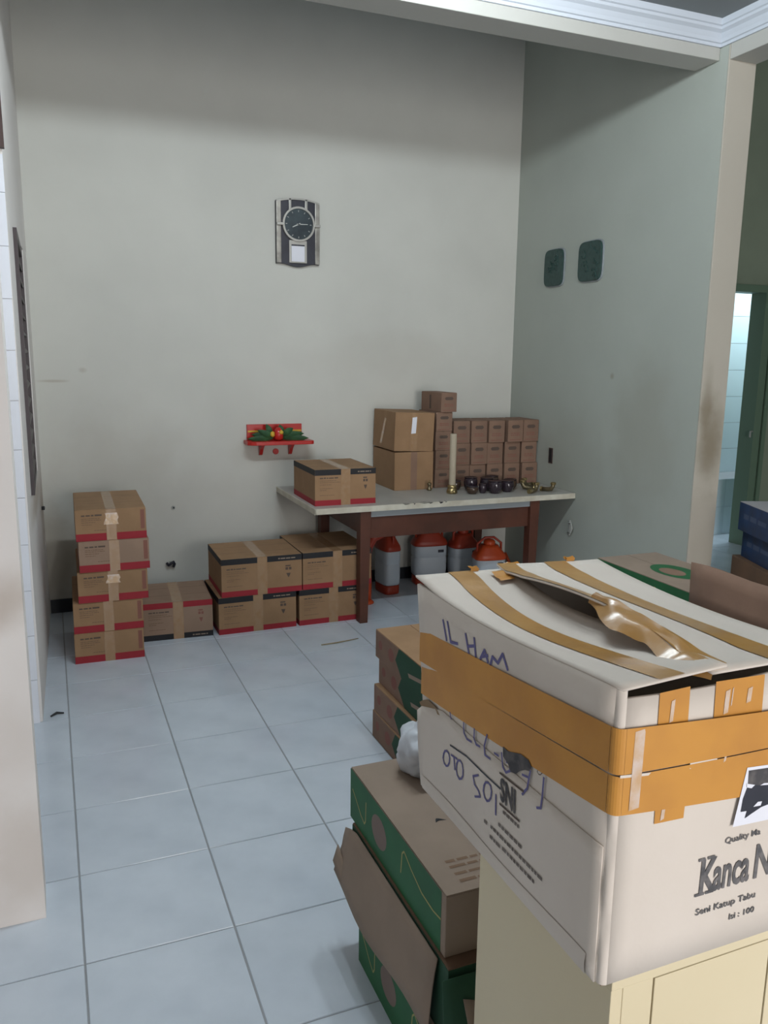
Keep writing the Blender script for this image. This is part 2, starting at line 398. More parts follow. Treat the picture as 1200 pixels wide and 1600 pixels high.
tb = thing('bath_tank', 'pale teal tiled water tank low behind the bathroom doorway', 'tank', (6.2,3.66,0), world=True)
MB().box(5.5,3.62,0,6.99,3.985,.52).build('tank_wall', 'grout', tb)
for i in range(6):
    for j in range(2):
        MB().box(5.5+i*.23+.001,3.613,j*.26+.001,5.73+i*.23-.001,3.6195,j*.26+.259).build('tile', 'bathtile', tb)

# ================================================================= CARTONS
def carton(name, label, cat, w, d, h, loc, rz=0, group=None, body='card', seam='y', tape='tape_clear', flap_mat=None, tape_w=.05, tape_drop=None, gap=.0025):
    t = thing(name, label, cat, loc, rz, group)
    th = .0035
    MB().box(-w/2,-d/2,0,w/2,d/2,h-th).build('body', body, t, bevel=.0022)
    fm = flap_mat or body; e = .0015
    if seam == 'y':   # seam runs front to back
        MB().box(-w/2+e,-d/2+e,h-th,-gap/2,d/2-e,h).build('flap', fm, t)
        MB().box(gap/2,-d/2+e,h-th,w/2-e,d/2-e,h).build('flap', fm, t)
    else:
        MB().box(-w/2+e,-d/2+e,h-th,w/2-e,-gap/2,h).build('flap', fm, t)
        MB().box(-w/2+e,gap/2,h-th,w/2-e,d/2-e,h).build('flap', fm, t)
    if tape:
        m = MB(); T = fr(w,d,h,'top'); tw = tape_w/2; dr_ = tape_drop if tape_drop is not None else h
        if seam == 'y':
            rect(m, T, w/2-tw, 0, w/2+tw, d, .0006); rect(m, fr(w,d,h,'front'), w/2-tw, h-dr_, w/2+tw, h, .0014)
        else:
            rect(m, T, 0, d/2-tw, w, d/2+tw, .0006); rect(m, fr(w,d,h,'left'), d/2-tw, h-dr_, d/2+tw, h, .0014)
        m.build('tape', tape, t, fix=False)
    return t

GB = 'red banded brown cartons along the back wall'
def ring(t, w, d, z0, z1, m, name, e=.0006):
    b = MB()
    for s, L_ in (('front',w),('left',d),('right',d)): rect(b, fr(w,d,0,s), 0, z0, L_, z1, e)
    b.build(name, m, t, fix=False)

def stack_carton(label, loc, rz, body='card', glare=0):
    w, d, h = .346, .575, .1615
    t = carton('carton', label, 'box', w, d, h, loc, rz, GB, body)
    ring(t, w, d, 0, .038, 'red', 'red_band')
    F = fr(w,d,h,'front'); m = MB(); r = random.Random(4)
    blurb(m, F, .03, .135, .128, .009, rnd=r); m.build('heading_print', 'ink', t, fix=False)
    m = MB()
    for k, (b, a1) in enumerate(((.114,.12),(.105,.125),(.094,.10),(.083,.08))): blurb(m, F, .03, a1, b, .004, rnd=r)
    blurb(m, F, .09, .19, .052, .004, rnd=r); m.build('fine_print', 'ink_soft', t, fix=False)
    m = MB(); rect(m, F, .318, .05, .338, .15); m.build('red_mark', 'ink_red', t, fix=False)
    for b in (.19,.38): rect(MB(), fr(w,d,h,'top'), .004, b, w-.004, b+.006, .0003).build('fold_line', 'ink_soft', t, fix=False)
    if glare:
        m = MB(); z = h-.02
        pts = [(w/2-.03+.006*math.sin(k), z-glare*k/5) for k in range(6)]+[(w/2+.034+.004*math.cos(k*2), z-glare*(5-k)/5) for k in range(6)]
        poly(m, F, pts, .002); m.build('painted_tape_glare', 'tape_gloss', t, fix=False)  # pale ragged patch, the glare on the tape put into its colour
    return t
sp = [(0, .056, 'card', 0, 'bottom carton of the five-high stack in the left corner'),
      (1, .057, 'card', 0, 'second carton from the floor in the five-high left stack'),
      (2, .086, 'card', .045, 'middle carton of the five-high left stack'),
      (3, .098, 'card_pale', 0, 'pinkish carton second from the top of the five-high left stack'),
      (4, .091, 'card', .06, 'top carton of the five-high left stack with shiny tape on its front')]
for k, x0, bd, gl, lb in sp:
    stack_carton('red banded '+lb, (x0+.173, 2.255+.2875+(0, .004, 0, -.004, .003)[k], k*.1624), math.radians((-1.6,-1.2,-1.0,-.6,-.9)[k]), bd, gl)

def wide_carton(label, loc, rz=0, w=.462, d=.43, h=.219, body='card', flip=False, group=GB, left_black=True):
    t = carton('carton', label, 'box', w, d, h, loc, rz, group, body, tape_w=.058)
    zt = (h-.034, h) ; zb = (0, .033)
    ring(t, w, d, *((zb if flip else zt)), 'black', 'black_band')
    ring(t, w, d, *((zt if flip else zb)), 'red', 'red_band')
    F = fr(w,d,h,'front'); r = random.Random(9)
    m = MB(); blurb(m, F, .03, .15, .160, .008, rnd=r); m.build('heading_print', 'ink', t, fix=False)
    m = MB()
    for b, a1 in ((.146,.13),(.136,.16),(.122,.10),(.100,.11),(.090,.07),(.060,.12)): blurb(m, F, .03, a1, b, .004, rnd=r)
    m.build('fine_print', 'ink_soft', t, fix=False)
    sx = w/.462
    for q in ([(.365,.155),(.395,.155),(.395,.163),(.365,.163)],[(.365,.135),(.38,.135),(.38,.15),(.365,.15)],[(.385,.135),(.40,.135),(.40,.15),(.385,.15)],[(.37,.115),(.395,.115),(.39,.10),(.383,.088),(.376,.10)]):
        poly(MB(), F, [(a*sx,b) for a,b in q]).build('handling_mark', 'ink_red' if flip else 'ink', t, fix=False)
    zz = (zb if flip else zt)[0]
    m = MB(); blurb(m, F, w*.70, w*.92, zz+.012, .008, .0009, rnd=r); m.build('band_lettering', 'card_grey', t, fix=False)
    for b in (.14,.29): rect(MB(), fr(w,d,h,'top'), .004, b, w-.004, b+.006, .0003).build('fold_line', 'ink_soft', t, fix=False)
    return t
wide_carton('pinkish carton turned upside down, red band uppermost, between the left stack and the double pile', (.618, 2.462+.22, 0), math.radians(-3), .385, .42, .218, 'card_pale', True)
wide_carton('lower carton of the two-high pile left of the table leg, black band on top', (1.06, 2.45+.215, 0), math.radians(.5), .461)
wide_carton('upper carton of the two-high pile standing clear of the table, black band on top', (1.092, 2.45+.215, .2198), math.radians(-.5), .476, h=.224)
wide_carton('lower carton of the pile tucked under the table corner', (1.525, 2.45+.225, 0), math.radians(.3), .43, .45)
wide_carton('upper carton of the pile tucked under the table corner', (1.552, 2.45+.26, .2198), 0, .435, .52, h=.224)

# ================================================================= TABLE
TZ = .725
tb = thing('table', 'long white-topped table with red-brown wooden legs against the back wall', 'table', (2.27,2.76,0), world=True)
MB().box(1.385,2.352,TZ-.004,XR-.004,YB-.006,TZ).build('tabletop', 'laminate', tb)
MB().box(1.380,2.345,TZ-.034,XR-.004,2.352,TZ).box(1.378,2.345,TZ-.034,1.385,YB-.006,TZ).box(1.386,2.353,TZ-.032,XR-.005,YB-.007,TZ-.0045).build('edge_band', 'table_edge', tb, bevel=.001)
MB().box(1.70,2.374,.652,2.84,2.386,.690).build('steel_strip', 'steel', tb)
MB().box(1.735,2.388,.52,2.835,2.412,.6905).build('apron', 'table_wood', tb, bevel=.002)
MB().box(1.735,3.12,.55,2.835,3.145,.6905).build('apron', 'table_wood', tb, bevel=.002)
MB().box(1.675,2.44,.55,1.70,3.09,.6905).build('apron', 'table_wood', tb, bevel=.002)
MB().box(2.87,2.44,.55,2.895,3.09,.6905).build('apron', 'table_wood', tb, bevel=.002)
for (x, y) in ((1.665,2.362),(2.836,2.362),(1.652,3.09),(2.836,3.09)):
    MB().prism([(x,0),(x+.05,0),(x+.068,.6905),(x,.6905)], 1, y, y+.068).build('leg', 'table_wood', tb, bevel=.002)
ch = MB()
for (x, wd, dz) in ((1.93,.05,.006),(2.0,.012,.008),(2.04,.10,.005),(2.17,.03,.012),(2.10,.03,.008),(2.21,.015,.006)):
    ch.add([(x,2.3448,TZ-.001),(x+wd*.3,2.3446,TZ-dz),(x+wd*.7,2.3446,TZ-dz*.8),(x+wd,2.3448,TZ-.001),(x+wd*.9,2.36,TZ+.0004),(x+wd*.4,2.366,TZ+.0004),(x+.002,2.358,TZ+.0004)],
           [(0,1,2,3),(0,3,4,5,6)])
tag(ch.build('chipped_edge', 'black', tb, fix=False), 'dark chips broken out of the white front edge')

wide_carton('black and red banded carton standing alone on the left end of the table', (1.60, 2.433+.235, TZ), math.radians(-1), .378, .47, .214, group=GB)
# two plain brown cartons
def plain_big(label, loc, rz, tilt=0, label_on=True):
    w, d, h = .278, .392, .252
    t = carton('carton', label, 'box', w, d, h, loc, rz, 'plain brown cartons on the table', 'card', seam='x', tape=None)
    t.rotation_euler = (0, tilt, rz)
    F = fr(w,d,h,'front')
    m = MB(); rect(m, F, .115, 0, .16, h, .0008); m.build('tape', 'tape_clear' if label_on else 'card_red', t, fix=False)
    if label_on:
        m = MB(); poly(m, F, [(.115,.115),(.148,.118),(.152,.225),(.120,.22)], .0016); tag(m.build('paper_label', 'paper', t, fix=False), 'white paper sticker')
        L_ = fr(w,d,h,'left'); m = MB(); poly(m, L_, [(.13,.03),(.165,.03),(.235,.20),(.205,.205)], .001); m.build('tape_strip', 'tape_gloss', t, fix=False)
    return t
plain_big('plain brown carton on the table under the one with a white sticker', (2.068+.139, 2.80+.198, TZ), math.radians(-.6), 0, False)
plain_big('plain brown carton with white sticker, upper of the tall pair on the table', (2.064+.139, 2.80+.198, TZ+.2570), math.radians(-1.0), math.radians(1.9), True)
# twenty small cartons
GS = 'small brown cartons in columns on the table'
sw, sd, sh = .122, .26, .148
def small_proto(w, d, h, name='small_carton'):
    t = carton(name, 'x', 'box', w, d, h, (0,0,0), 0, GS, 'card_red', tape=None)
    F = fr(w,d,h,'front'); m = MB()
    poly(m, F, [(w*.3,h*.62),(w*.7,h*.62),(w*.78,h*.70),(w*.7,h*.78),(w*.3,h*.78),(w*.22,h*.70)]); m.build('logo_patch', 'ink', t, fix=False)
    m = MB(); blurb(m, F, w*.2, w*.8, h*.38, h*.05); blurb(m, F, w*.2, w*.8, h*.29, h*.05); rect(m, F, w*.12, h*.08, w*.88, h*.11); m.build('red_lettering', 'ink_red', t, fix=False)
    L_ = fr(w,d,h,'left'); m = MB(); rect(m, L_, d*.42, h*.12, d*.50, h*.85); m.build('side_mark', 'ink', t, fix=False)
    return t
def dup(t, loc, rz, label):
    r = t.copy(); COL.objects.link(r); r.location = loc; r.rotation_euler = (0,0,rz); r['label'] = label
    for c in t.children:
        k = c.copy(); COL.objects.link(k); k.parent = r
    return r
rows3 = ('bottom', 'middle', 'top')
colsX = [('B', 2.506, 'column right behind the cream tube'), ('C', 2.634, 'third column from the left'), ('D', 2.764, 'fourth column from the left'),
         ('E', 2.900, 'fifth column, next to the gap'), ('F', 3.038, 'last column by the right wall')]
first = None; rr = random.Random(3)
for c, x, nm in colsX:
    for k in range(3):
        lb = 'small brown carton, %s of three in the %s' % (rows3[k], nm)
        loc = (x+sw/2+rr.uniform(-.003,.003), 2.815+sd/2+rr.uniform(-.006,.01), TZ+k*(sh+.0008)); rz = math.radians(rr.uniform(-1,1))
        if c == 'E' and k == 2: rz = math.radians(2.5); loc = (loc[0]+.002, loc[1]-.012, loc[2])
        if first is None:
            first = small_proto(sw, sd, sh); first.location = loc; first.rotation_euler = (0,0,rz); first['label'] = lb
        else: dup(first, loc, rz, lb)
ha = .1265; pa = None
nmA = ('lowest', 'second', 'third', 'fourth')
for k in range(4):
    lb = 'small brown carton, %s one up in the column beside the big brown cartons' % nmA[k]
    loc = (2.368+.062, 2.815+.15, TZ+k*(ha+.0008))
    if pa is None: pa = small_proto(.118, .28, ha); pa.location = loc; pa['label'] = lb
    else: dup(pa, loc, math.radians((0,.8,-.6,.5)[k]), lb)
dup(pa, (2.385+.062, 2.80+.15, TZ+4*(ha+.0008)), math.radians(3), 'highest small brown carton of all, perched above the white-stickered carton')

# cream tube on brass foot, brass and glass bits
t = thing('paper_tube', 'tall cream tube standing upright on a brass foot on the table', 'tube', (2.386,2.60,TZ))
MB().lathe([(.034,0),(.036,.012),(.030,.03),(.026,.034),(.030,.038),(.028,.055),(.0222,.056)], n=24).build('brass_foot', 'brass', t, True)
MB().lathe([(.0205,.056),(.0215,.06),(.0215,.384),(.019,.386)], n=24).build('tube_body', 'tube', t, True)
MB().lathe([(.006,0),(.011,.008),(.011,.022),(.004,.024)], (-.002,-.034,.002), 12, ).build('brass_tip', 'brass', t, True)
def brass_piece(label, loc, s=1, rz=0):
    t = thing('brass_fitting', label, 'fitting', loc, rz, 'brass fittings on the table')
    MB().lathe([(.013*s,0),(.016*s,.004*s),(.016*s,.016*s),(.010*s,.020*s),(.010*s,.034*s),(.014*s,.038*s),(.014*s,.05*s),(.006*s,.053*s)], n=14).build('collar', 'brass_dark', t, True)
    MB().lathe([(.005*s,.053*s),(.007*s,.058*s),(.003*s,.066*s)], n=10).build('tip', 'brass', t, True)
    return t
brass_piece('small upright brass fitting in front of the lower plain brown carton', (2.292,2.745,TZ), 1.0)
def bowl(label, loc, r, h, m, rz=0):
    t = thing('glass_cup', label, 'cup', loc, rz, 'dark glass cups on the table')
    MB().lathe([(r*.62,0),(r*.66,.004),(r*.9,h*.3),(r,h*.62),(r*.93,h*.93),(r*.86,h),(r*.80,h*.96),(r*.86,h*.6),(r*.7,h*.25),(r*.3,h*.12),(.001,h*.1)], n=20).build('bowl', m, t, True)
    MB().lathe([(r*.86,h),(r*.95,h+.002),(r*.93,h+.006),(r*.84,h+.003)], n=20).build('rim', 'glass_dark', t, True)
    return t
bowl('dark cup at the left front of the cluster, its rim catching light', (2.505,2.545,TZ), .040, .046, 'glass_brown')
bowl('dark cup at the left rear of the cluster behind the front one', (2.545,2.645,TZ), .046, .088, 'glass_dark')
bowl('dark purple cup in the middle of the cluster at its rear', (2.662,2.635,TZ), .048, .080, 'glass_dark')
bowl('dark purple cup at the very front of the cluster', (2.655,2.515,TZ), .047, .078, 'glass_dark')
bowl('dark purple cup right of the front cup', (2.765,2.545,TZ), .045, .070, 'glass_dark')
bowl('low brown cup at the right end of the dark cluster', (2.842,2.635,TZ), .045, .062, 'glass_brown')
bowl('low brown cup right of the cream tube at the rear', (2.47,2.72,TZ), .040, .058, 'glass_brown')
bowl('dark brown cup at the back right of the cluster against the small cartons', (2.76,2.735,TZ), .044, .075, 'glass_brown')
bowl('small dark cup tucked between the left pair and the front cup', (2.583,2.548,TZ), .028, .055, 'glass_dark')
def elbow(label, loc, rz):
    t = thing('brass_elbow', label, 'fitting', loc, rz, 'brass elbows at the right end')
    MB().tube([(-.045,0,.016),(-.01,0,.017),(.018,0,.022),(.028,0,.04),(.03,0,.058)], [.014,.014,.015,.014,.013], 12).build('pipe', 'brass_dark', t, True)
    MB().lathe([(.014,0),(.019,.004),(.019,.014),(.014,.018)], (.03,0,.05), 8).build('nut', 'brass', t, False)
    MB().tube([(-.058,0,.0165),(-.044,0,.0165)], .0162, 8).build('nut', 'brass', t, False)
    return t
elbow('brass elbow lying nearest the front edge at the right of the dark cups', (2.905,2.44,TZ), .4)
elbow('brass elbow lying just behind the front one, next to the dark cups', (2.925,2.56,TZ), 2.6)
elbow('brass elbow farthest right on the table near the wall', (3.025,2.45,TZ), -1.0)
elbow('brass elbow lying farthest back, beside the last column of small cartons', (2.99,2.66,TZ), 3.4)

# ================================================================= TANKS UNDER THE TABLE
def sprayer(label, loc, rz, w=.24, d=.16, h=.36, lid='orange', strap=True):
    t = thing('sprayer_tank', label, 'tank', loc, rz, 'white tanks under the table')
    n = 24
    def ring_(sx, sy, z):
        o = []
        for k in range(n):
            a = 2*math.pi*k/n; c, s_ = math.cos(a), math.sin(a)
            o.append((sx*math.copysign(abs(c)**.5, c), sy*math.copysign(abs(s_)**.5, s_), z))
        return o
    def loft(levels):
        m = MB(); v = []; f = []
        for sx, sy, z in levels: v += ring_(sx, sy, z)
        for i in range(len(levels)-1):
            for k in range(n): f.append((i*n+k, i*n+(k+1)%n, (i+1)*n+(k+1)%n, (i+1)*n+k))
        f.append(tuple(range(n))[::-1]); f.append(tuple(range((len(levels)-1)*n, len(levels)*n)))
        return m.add(v, f)
    a, b = w/2, d/2
    loft([(a*.92,b*.92,0),(a*.95,b*.95,.01),(a*.95,b*.95,.055),(a*.88,b*.88,.06)]).build('foot', 'redpl', t, True)
    loft([(a*.88,b*.88,.0605),(a*.97,b*.97,.07),(a,b,.10),(a,b,h*.58),(a*.96,b*.96,h*.60),(a*.96,b*.96,h*.62),(a,b,h*.64),(a,b,h-.05),(a*.98,b*.98,h-.045)]).build('tank', 'tank', t, True)
    ld = loft([(a*1.03,b*1.03,h-.0445),(a*1.05,b*1.05,h-.035),(a*.98,b*.98,h-.01),(a*.62,b*.66,h+.035),(a*.55,b*.6,h+.05)]).build('lid', lid, t, True)
    MB().lathe([(.038,h+.0505),(.04,h+.055),(.04,h+.075),(.03,h+.085),(.012,h+.09)], n=16).build('cap', lid, ld, True)
    m = MB(); rect(m, (Vector((-a*.55,-b-.001,h*.72)), Vector((1,0,0)), Vector((0,0,1)), Vector((0,-1,0))), a*.9, 0, a*1.25, .02); m.build('mark', 'navy', t, fix=False)
    MB().tube([(-a*.8,0,h-.03),(-a*.8,0,h+.06),(-a*.3,0,h+.10),(a*.3,0,h+.10),(a*.8,0,h+.06),(a*.8,0,h-.03)], .009, 8).build('carry_handle', 'redpl', ld, True)
    if strap:
        MB().tube([(a+.018,b*.3,h-.02),(a+.05,b*.2,h*.7),(a+.04,b*.1,h*.35),(a+.012,0,.10)], .012, 8).build('pump_lever', lid, t, True)
    return t
sprayer('narrow white tank with orange-red lid just right of the front table leg', (2.085,2.95,0), math.radians(96), .20, .125, .345, 'redpl', False)
sprayer('white tank with a dark mark, second from the left under the table', (2.45,3.06,0), math.radians(-6), .245, .15, .325, 'redpl', False)
sprayer('white tank standing in the dark, third from the left under the table', (2.70,3.02,0), math.radians(5), .20, .15, .30, 'redpl', False)
sprayer('white tank with bright orange shoulder nearest the right table leg', (2.735,2.70,0), math.radians(-8), .215, .15, .285, 'orange')
t = thing('sprayer_lance', 'orange plastic pump arm leaning upright beside the front table leg', 'pump', (1.86,2.76,0), 0)
MB().tube([(-.005,-.02,.02),(.0,.0,.12),(.015,.02,.22),(.01,.02,.33)], [.03,.034,.024,.028], 10).build('arm', 'orange', t, True)
MB().tube([(.01,.02,.33),(.02,.02,.37),(.05,.0,.43),(.11,-.01,.45)], [.03,.03,.028,.02], 10).build('grip', 'redpl', t, True)
MB().lathe([(.045,0),(.048,.008),(.035,.02),(.02,.025)], (-.005,-.02,0), 14).build('foot', 'orange', t, True)

# ================================================================= WALL OBJECTS
# red shelf and leafy decoration
sh_ = thing('wall_shelf', 'small red wall shelf with two brackets left of the table', 'shelf', (1.38,YB,1.03), world=True)
MB().box(1.185,3.198,1.045,1.555,3.2135,1.145).build('back_board', 'red_paint', sh_, bevel=.002)
MB().prism([(1.165,3.2135),(1.165,3.10),(1.185,3.075),(1.215,3.06),(1.585,3.06),(1.60,3.07),(1.60,3.2135)], 2, 1.02, 1.044).build('shelf_board', 'red_paint', sh_, bevel=.003)
for x in (1.275,1.475):
    MB().prism([(3.2135,1.0195),(3.12,1.0195),(3.165,.985),(3.195,.945),(3.2135,.94)], 0, x-.011, x+.011).build('bracket', 'red_paint', sh_, bevel=.002)
MB().prism([(1.378+.02*math.cos(k*math.pi/8), .963+.02*math.sin(k*math.pi/8)) for k in range(16)], 1, 3.203, 3.2135).build('round_boss', 'red_paint', sh_, bevel=.002)
MB().box(1.19,3.194,1.095,1.26,3.1978,1.106).box(1.48,3.194,1.095,1.55,3.1978,1.106).build('gold_stripe', 'yellow', sh_)
de = thing('leaf_ornament', 'green leafy ornament with red and yellow middle lying on the red shelf', 'ornament', (1.37,3.13,1.0445), world=True)
rl = random.Random(5)
def leaf(base, tip, wd, m='leaf', up=.012):
    b = Vector(base); q = Vector(tip); d = q-b; s_ = d.cross(Vector((0,1,.3))).normalized()*wd
    mb = MB()
    n = 6; v = []; f = []
    for k in range(n+1):
        tt = k/n; c = b+d*tt+Vector((0,-up*math.sin(math.pi*tt),0)); ww = math.sin(math.pi*min(1,tt*.92+.08))**.8
        v += [c-s_*ww, c+Vector((0,-.008,0)), c+s_*ww]
    for k in range(n):
        f += [(3*k,3*k+1,3*k+4,3*k+3),(3*k+1,3*k+2,3*k+5,3*k+4)]
    mb.add(v, f); return mb.build('leaf', m, de, True, fix=False)
for (bx,bz,tx,tz_,wd) in ((1.34,1.06,1.17,1.058,.022),(1.34,1.075,1.20,1.085,.024),(1.33,1.08,1.30,1.152,.020),(1.34,1.07,1.235,1.115,.022),(1.33,1.06,1.25,1.062,.02),
                          (1.40,1.06,1.575,1.058,.024),(1.40,1.075,1.545,1.088,.026),(1.40,1.085,1.385,1.148,.020),(1.40,1.08,1.47,1.125,.026),(1.41,1.07,1.50,1.075,.028),(1.41,1.06,1.53,1.10,.018)):
    leaf((bx,3.13+rl.uniform(-.015,.015),bz), (tx,3.13+rl.uniform(-.03,.02),tz_), wd)
MB().lathe([(.010,0),(.030,.012),(.032,.04),(.026,.065),(.012,.085)], (1.373,3.115,1.0455), 14).build('red_bloom', 'red_paint', de, True)
MB().lathe([(.006,0),(.016,.008),(.016,.02),(.006,.028)], (1.385,3.095,1.085), 10).build('yellow_petal', 'yellow', de, True)
MB().lathe([(.006,0),(.015,.01),(.013,.03),(.005,.036)], (1.33,3.10,1.07), 10).build('yellow_petal', 'yellow', de, True)

# clock
ck = thing('wall_clock', 'tall dark wall clock with round dial and silver trim on the back wall', 'clock', (1.535,YB,2.36), world=True)
CX, CZ = 1.536, 2.408
def arc_top(x): return 2.548+.02*(1-((x-CX)/.14)**2)
def wave_bot(x): q = abs(x-CX)/.14; return 2.158-.010*math.cos(q*math.pi*1.2)
xs = [CX-.142+.284*k/14 for k in range(15)]
MB().prism([(x, wave_bot(x)) for x in xs]+[(x, arc_top(x)) for x in xs[::-1]], 1, 3.185, 3.2135).build('back_panel', 'navy', ck, bevel=.002)
for s_ in (-1, 1):
    x0 = CX+s_*.142; x1 = CX+s_*.112; a, b = min(x0,x1), max(x0,x1)
    MB().prism([(a,wave_bot(a)+.002),(b,wave_bot(b)+.002),(b,arc_top(b)-.004),(a,arc_top(a)-.004)], 1, 3.176, 3.1845).build('side_rail', 'pewter', ck, bevel=.003)
    MB().box(CX+s_*.053-.008,3.174,2.49,CX+s_*.053+.008,3.1845,2.562).build('upper_bar', 'silver', ck, bevel=.002)
    MB().box(min(CX+s_*.10,CX+s_*.142),3.155,CZ-.012,max(CX+s_*.10,CX+s_*.142),3.172,CZ+.004).build('side_clip', 'silver', ck, bevel=.002)
xs2 = [CX-.14+.28*k/12 for k in range(13)]
MB().prism([(x, arc_top(x)-.002) for x in xs2]+[(x, arc_top(x)-.012) for x in xs2[::-1]], 1, 3.174, 3.1845).build('top_trim', 'silver', ck)
MB().box(CX-.062,3.172,2.172,CX+.055,3.1845,2.31).build('pendulum_surround', 'silver', ck, bevel=.002)
MB().box(CX-.048,3.168,2.180,CX+.038,3.1715,2.275).build('pendulum_window', 'paper', ck)
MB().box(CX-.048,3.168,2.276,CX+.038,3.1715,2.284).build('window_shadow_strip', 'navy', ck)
def ringy(r0, r1, y0, y1, n=36):
    m = MB(); v = []; f = []
    for k in range(n):
        c, s_ = math.cos(2*math.pi*k/n), math.sin(2*math.pi*k/n)
        v += [(CX+r0*c,y1,CZ+r0*s_),(CX+r0*c,y0,CZ+r0*s_),(CX+r1*c,y0,CZ+r1*s_),(CX+r1*c,y1,CZ+r1*s_)]
    for k in range(n):
        j = (k+1)%n
        for q in range(4): f.append((4*k+q, 4*j+q, 4*j+(q+1)%4, 4*k+(q+1)%4))
    return m.add(v, f)
ringy(.094,.106,3.160,3.1845).build('dial_rim', 'silver', ck)
MB().prism([(CX+.0935*math.cos(2*math.pi*k/36), CZ+.0935*math.sin(2*math.pi*k/36)) for k in range(36)], 1, 3.170,3.1838).build('dial', 'dial', ck); DL = bpy.data.objects['dial']; DL['_o'] = tuple(ck['_o'])
for k in range(12):
    a = math.pi*k/6; c, s_ = math.cos(a), math.sin(a); m = MB(); w_ = .0022
    v = [(CX+c*r+s_*q, 3.1692, CZ+s_*r-c*q) for r, q in ((.074,-w_),(.074,w_),(.085,w_),(.085,-w_))]
    m.add(v, [(0,1,2,3)]); m.build('hour_mark', 'grey', DL, fix=False)
def hand(name, ang, ln, wd):
    a = math.radians(ang); c, s_ = math.sin(a), math.cos(a); m = MB()
    v = [(CX+c*r+s_*q, y, CZ+s_*r-c*q) for y in (3.1665,3.168) for r, q in ((-.012,-wd),(-.012,wd),(ln,wd*.5),(ln,-wd*.5))]
    m.add(v, [(0,1,2,3),(7,6,5,4),(0,4,5,1),(1,5,6,2),(2,6,7,3),(3,7,4,0)]); m.build(name, 'hand', DL)
hand('hour_hand', 245, .045, .004); hand('minute_hand', 88, .06, .003)

# two plaques
def plaque(label, y0, y1, z0, z1):
    t = thing('wall_plaque', label, 'plaque', (XR,(y0+y1)/2,z0), 0, 'dark green plaques on the right wall', world=True)
    cy, cz, a, b = (y0+y1)/2, (z0+z1)/2, (y1-y0)/2, (z1-z0)/2
    def se(k, s_): 
        th = 2*math.pi*k/32; c, q = math.cos(th), math.sin(th)
        return (cy+a*s_*math.copysign(abs(c)**.38, c), cz+b*s_*math.copysign(abs(q)**.38, q))
    MB().prism([se(k,1) for k in range(32)], 0, XR-.010, XR-.0005).build('silver_edge', 'steel', t, bevel=.001)
    MB().prism([se(k,.95) for k in range(32)], 0, XR-.022, XR-.0105).build('panel', 'plaque', t, bevel=.003)
    r = random.Random(int(y0*100)); m = MB()
    for k in range(9):
        yy = cy+r.uniform(-.6,.6)*a; zz = cz+r.uniform(-.65,.65)*b; p = []
        for q in range(6): p.append((XR-.0225, yy+.022*math.cos(q*1.1+k), zz+.012*q*(1 if k%2 else -1)*.5+.016*math.sin(q*1.3+k)))
        m.tube(p, .003, 5)
    tag(m.build('raised_ornament', 'plaque_hi', t, True), kind='stuff')
plaque('dark green plaque with silver edge nearer the room corner', 2.60, 2.823, 2.058, 2.305)
plaque('dark green plaque with silver edge nearer the pillar, slightly larger looking', 2.195, 2.44, 2.06, 2.312)
# slot, hook, nail, clip
t = thing('wall_box', 'narrow black recessed conduit box on the right wall above the table end', 'box', (XR,2.654,.88), world=True)
MB().box(XR-.006,2.632,.885,XR-.0005,2.676,.99).build('frame', 'brown_wood', t, bevel=.001)
MB().box(XR-.0075,2.640,.893,XR-.0062,2.668,.982).build('opening', 'black', t)
t = thing('wall_hook', 'pale grey wire hook low on the right wall below the table end', 'hook', (XR,2.372,.44), world=True)
MB().tube([(XR-.012,2.39,.52),(XR-.016,2.36,.525),(XR-.016,2.345,.49),(XR-.016,2.36,.455),(XR-.016,2.39,.45)], .006, 8).build('wire', 'grey', t, True)
MB().box(XR-.012,2.382,.435,XR-.0005,2.398,.535).build('plate', 'grey', t, bevel=.001)
t = thing('wall_plug', 'small dark plug in the back wall above the upside-down carton', 'plug', (.700,YB,.622), world=True)
MB().prism([(.70+.012*math.cos(k*math.pi/5), .622+.013*math.sin(k*math.pi/5)) for k in range(10)], 1, 3.206, 3.2135).build('disc', 'grey', t, bevel=.001)
MB().box(.697,3.203,.617,.706,3.2055,.628).build('screw', 'black', t)
t = thing('pipe_clip', 'dark curled pipe clip on the back wall just above the upside-down carton', 'clip', (.674,YB,.22), world=True)
MB().tube([(.645,3.20,.262),(.655,3.185,.25),(.668,3.18,.262),(.685,3.182,.272),(.692,3.19,.255),(.686,3.2,.235)], .009, 8).build('loop', 'navy', t, True)
MB().box(.66,3.205,.235,.69,3.2135,.27).build('base', 'grey', t, bevel=.001)
t = thing('wall_peg', 'tiny dark peg on the left wall near the corner below the louvred window', 'peg', (xl(2.9),2.9,.72), world=True)
MB().box(xl(2.9)+.001,2.89,.71,xl(2.9)+.018,2.91,.73).build('body', 'black', t, bevel=.002)
MB().box(xl(2.9)+.0185,2.895,.715,xl(2.9)+.022,2.905,.725).build('tip', 'grey', t)
# bits on the floor
o = tag(MB().tube([(1.33,2.083,.004),(1.42,2.085,.005),(1.50,2.10,.004),(1.56,2.108,.006)], [.003,.004,.003,.002], 6).build('straw', 'straw', None, True), 'thin dry stalk lying on the tiles in front of the table leg', 'stalk')
o = tag(MB().tube([(-.075,1.63,.006),(-.05,1.655,.008),(-.02,1.65,.005)], [.004,.006,.003], 6).build('scrap', 'black', None, True), 'small dark scrap on the floor by the tiled door jamb', 'scrap')

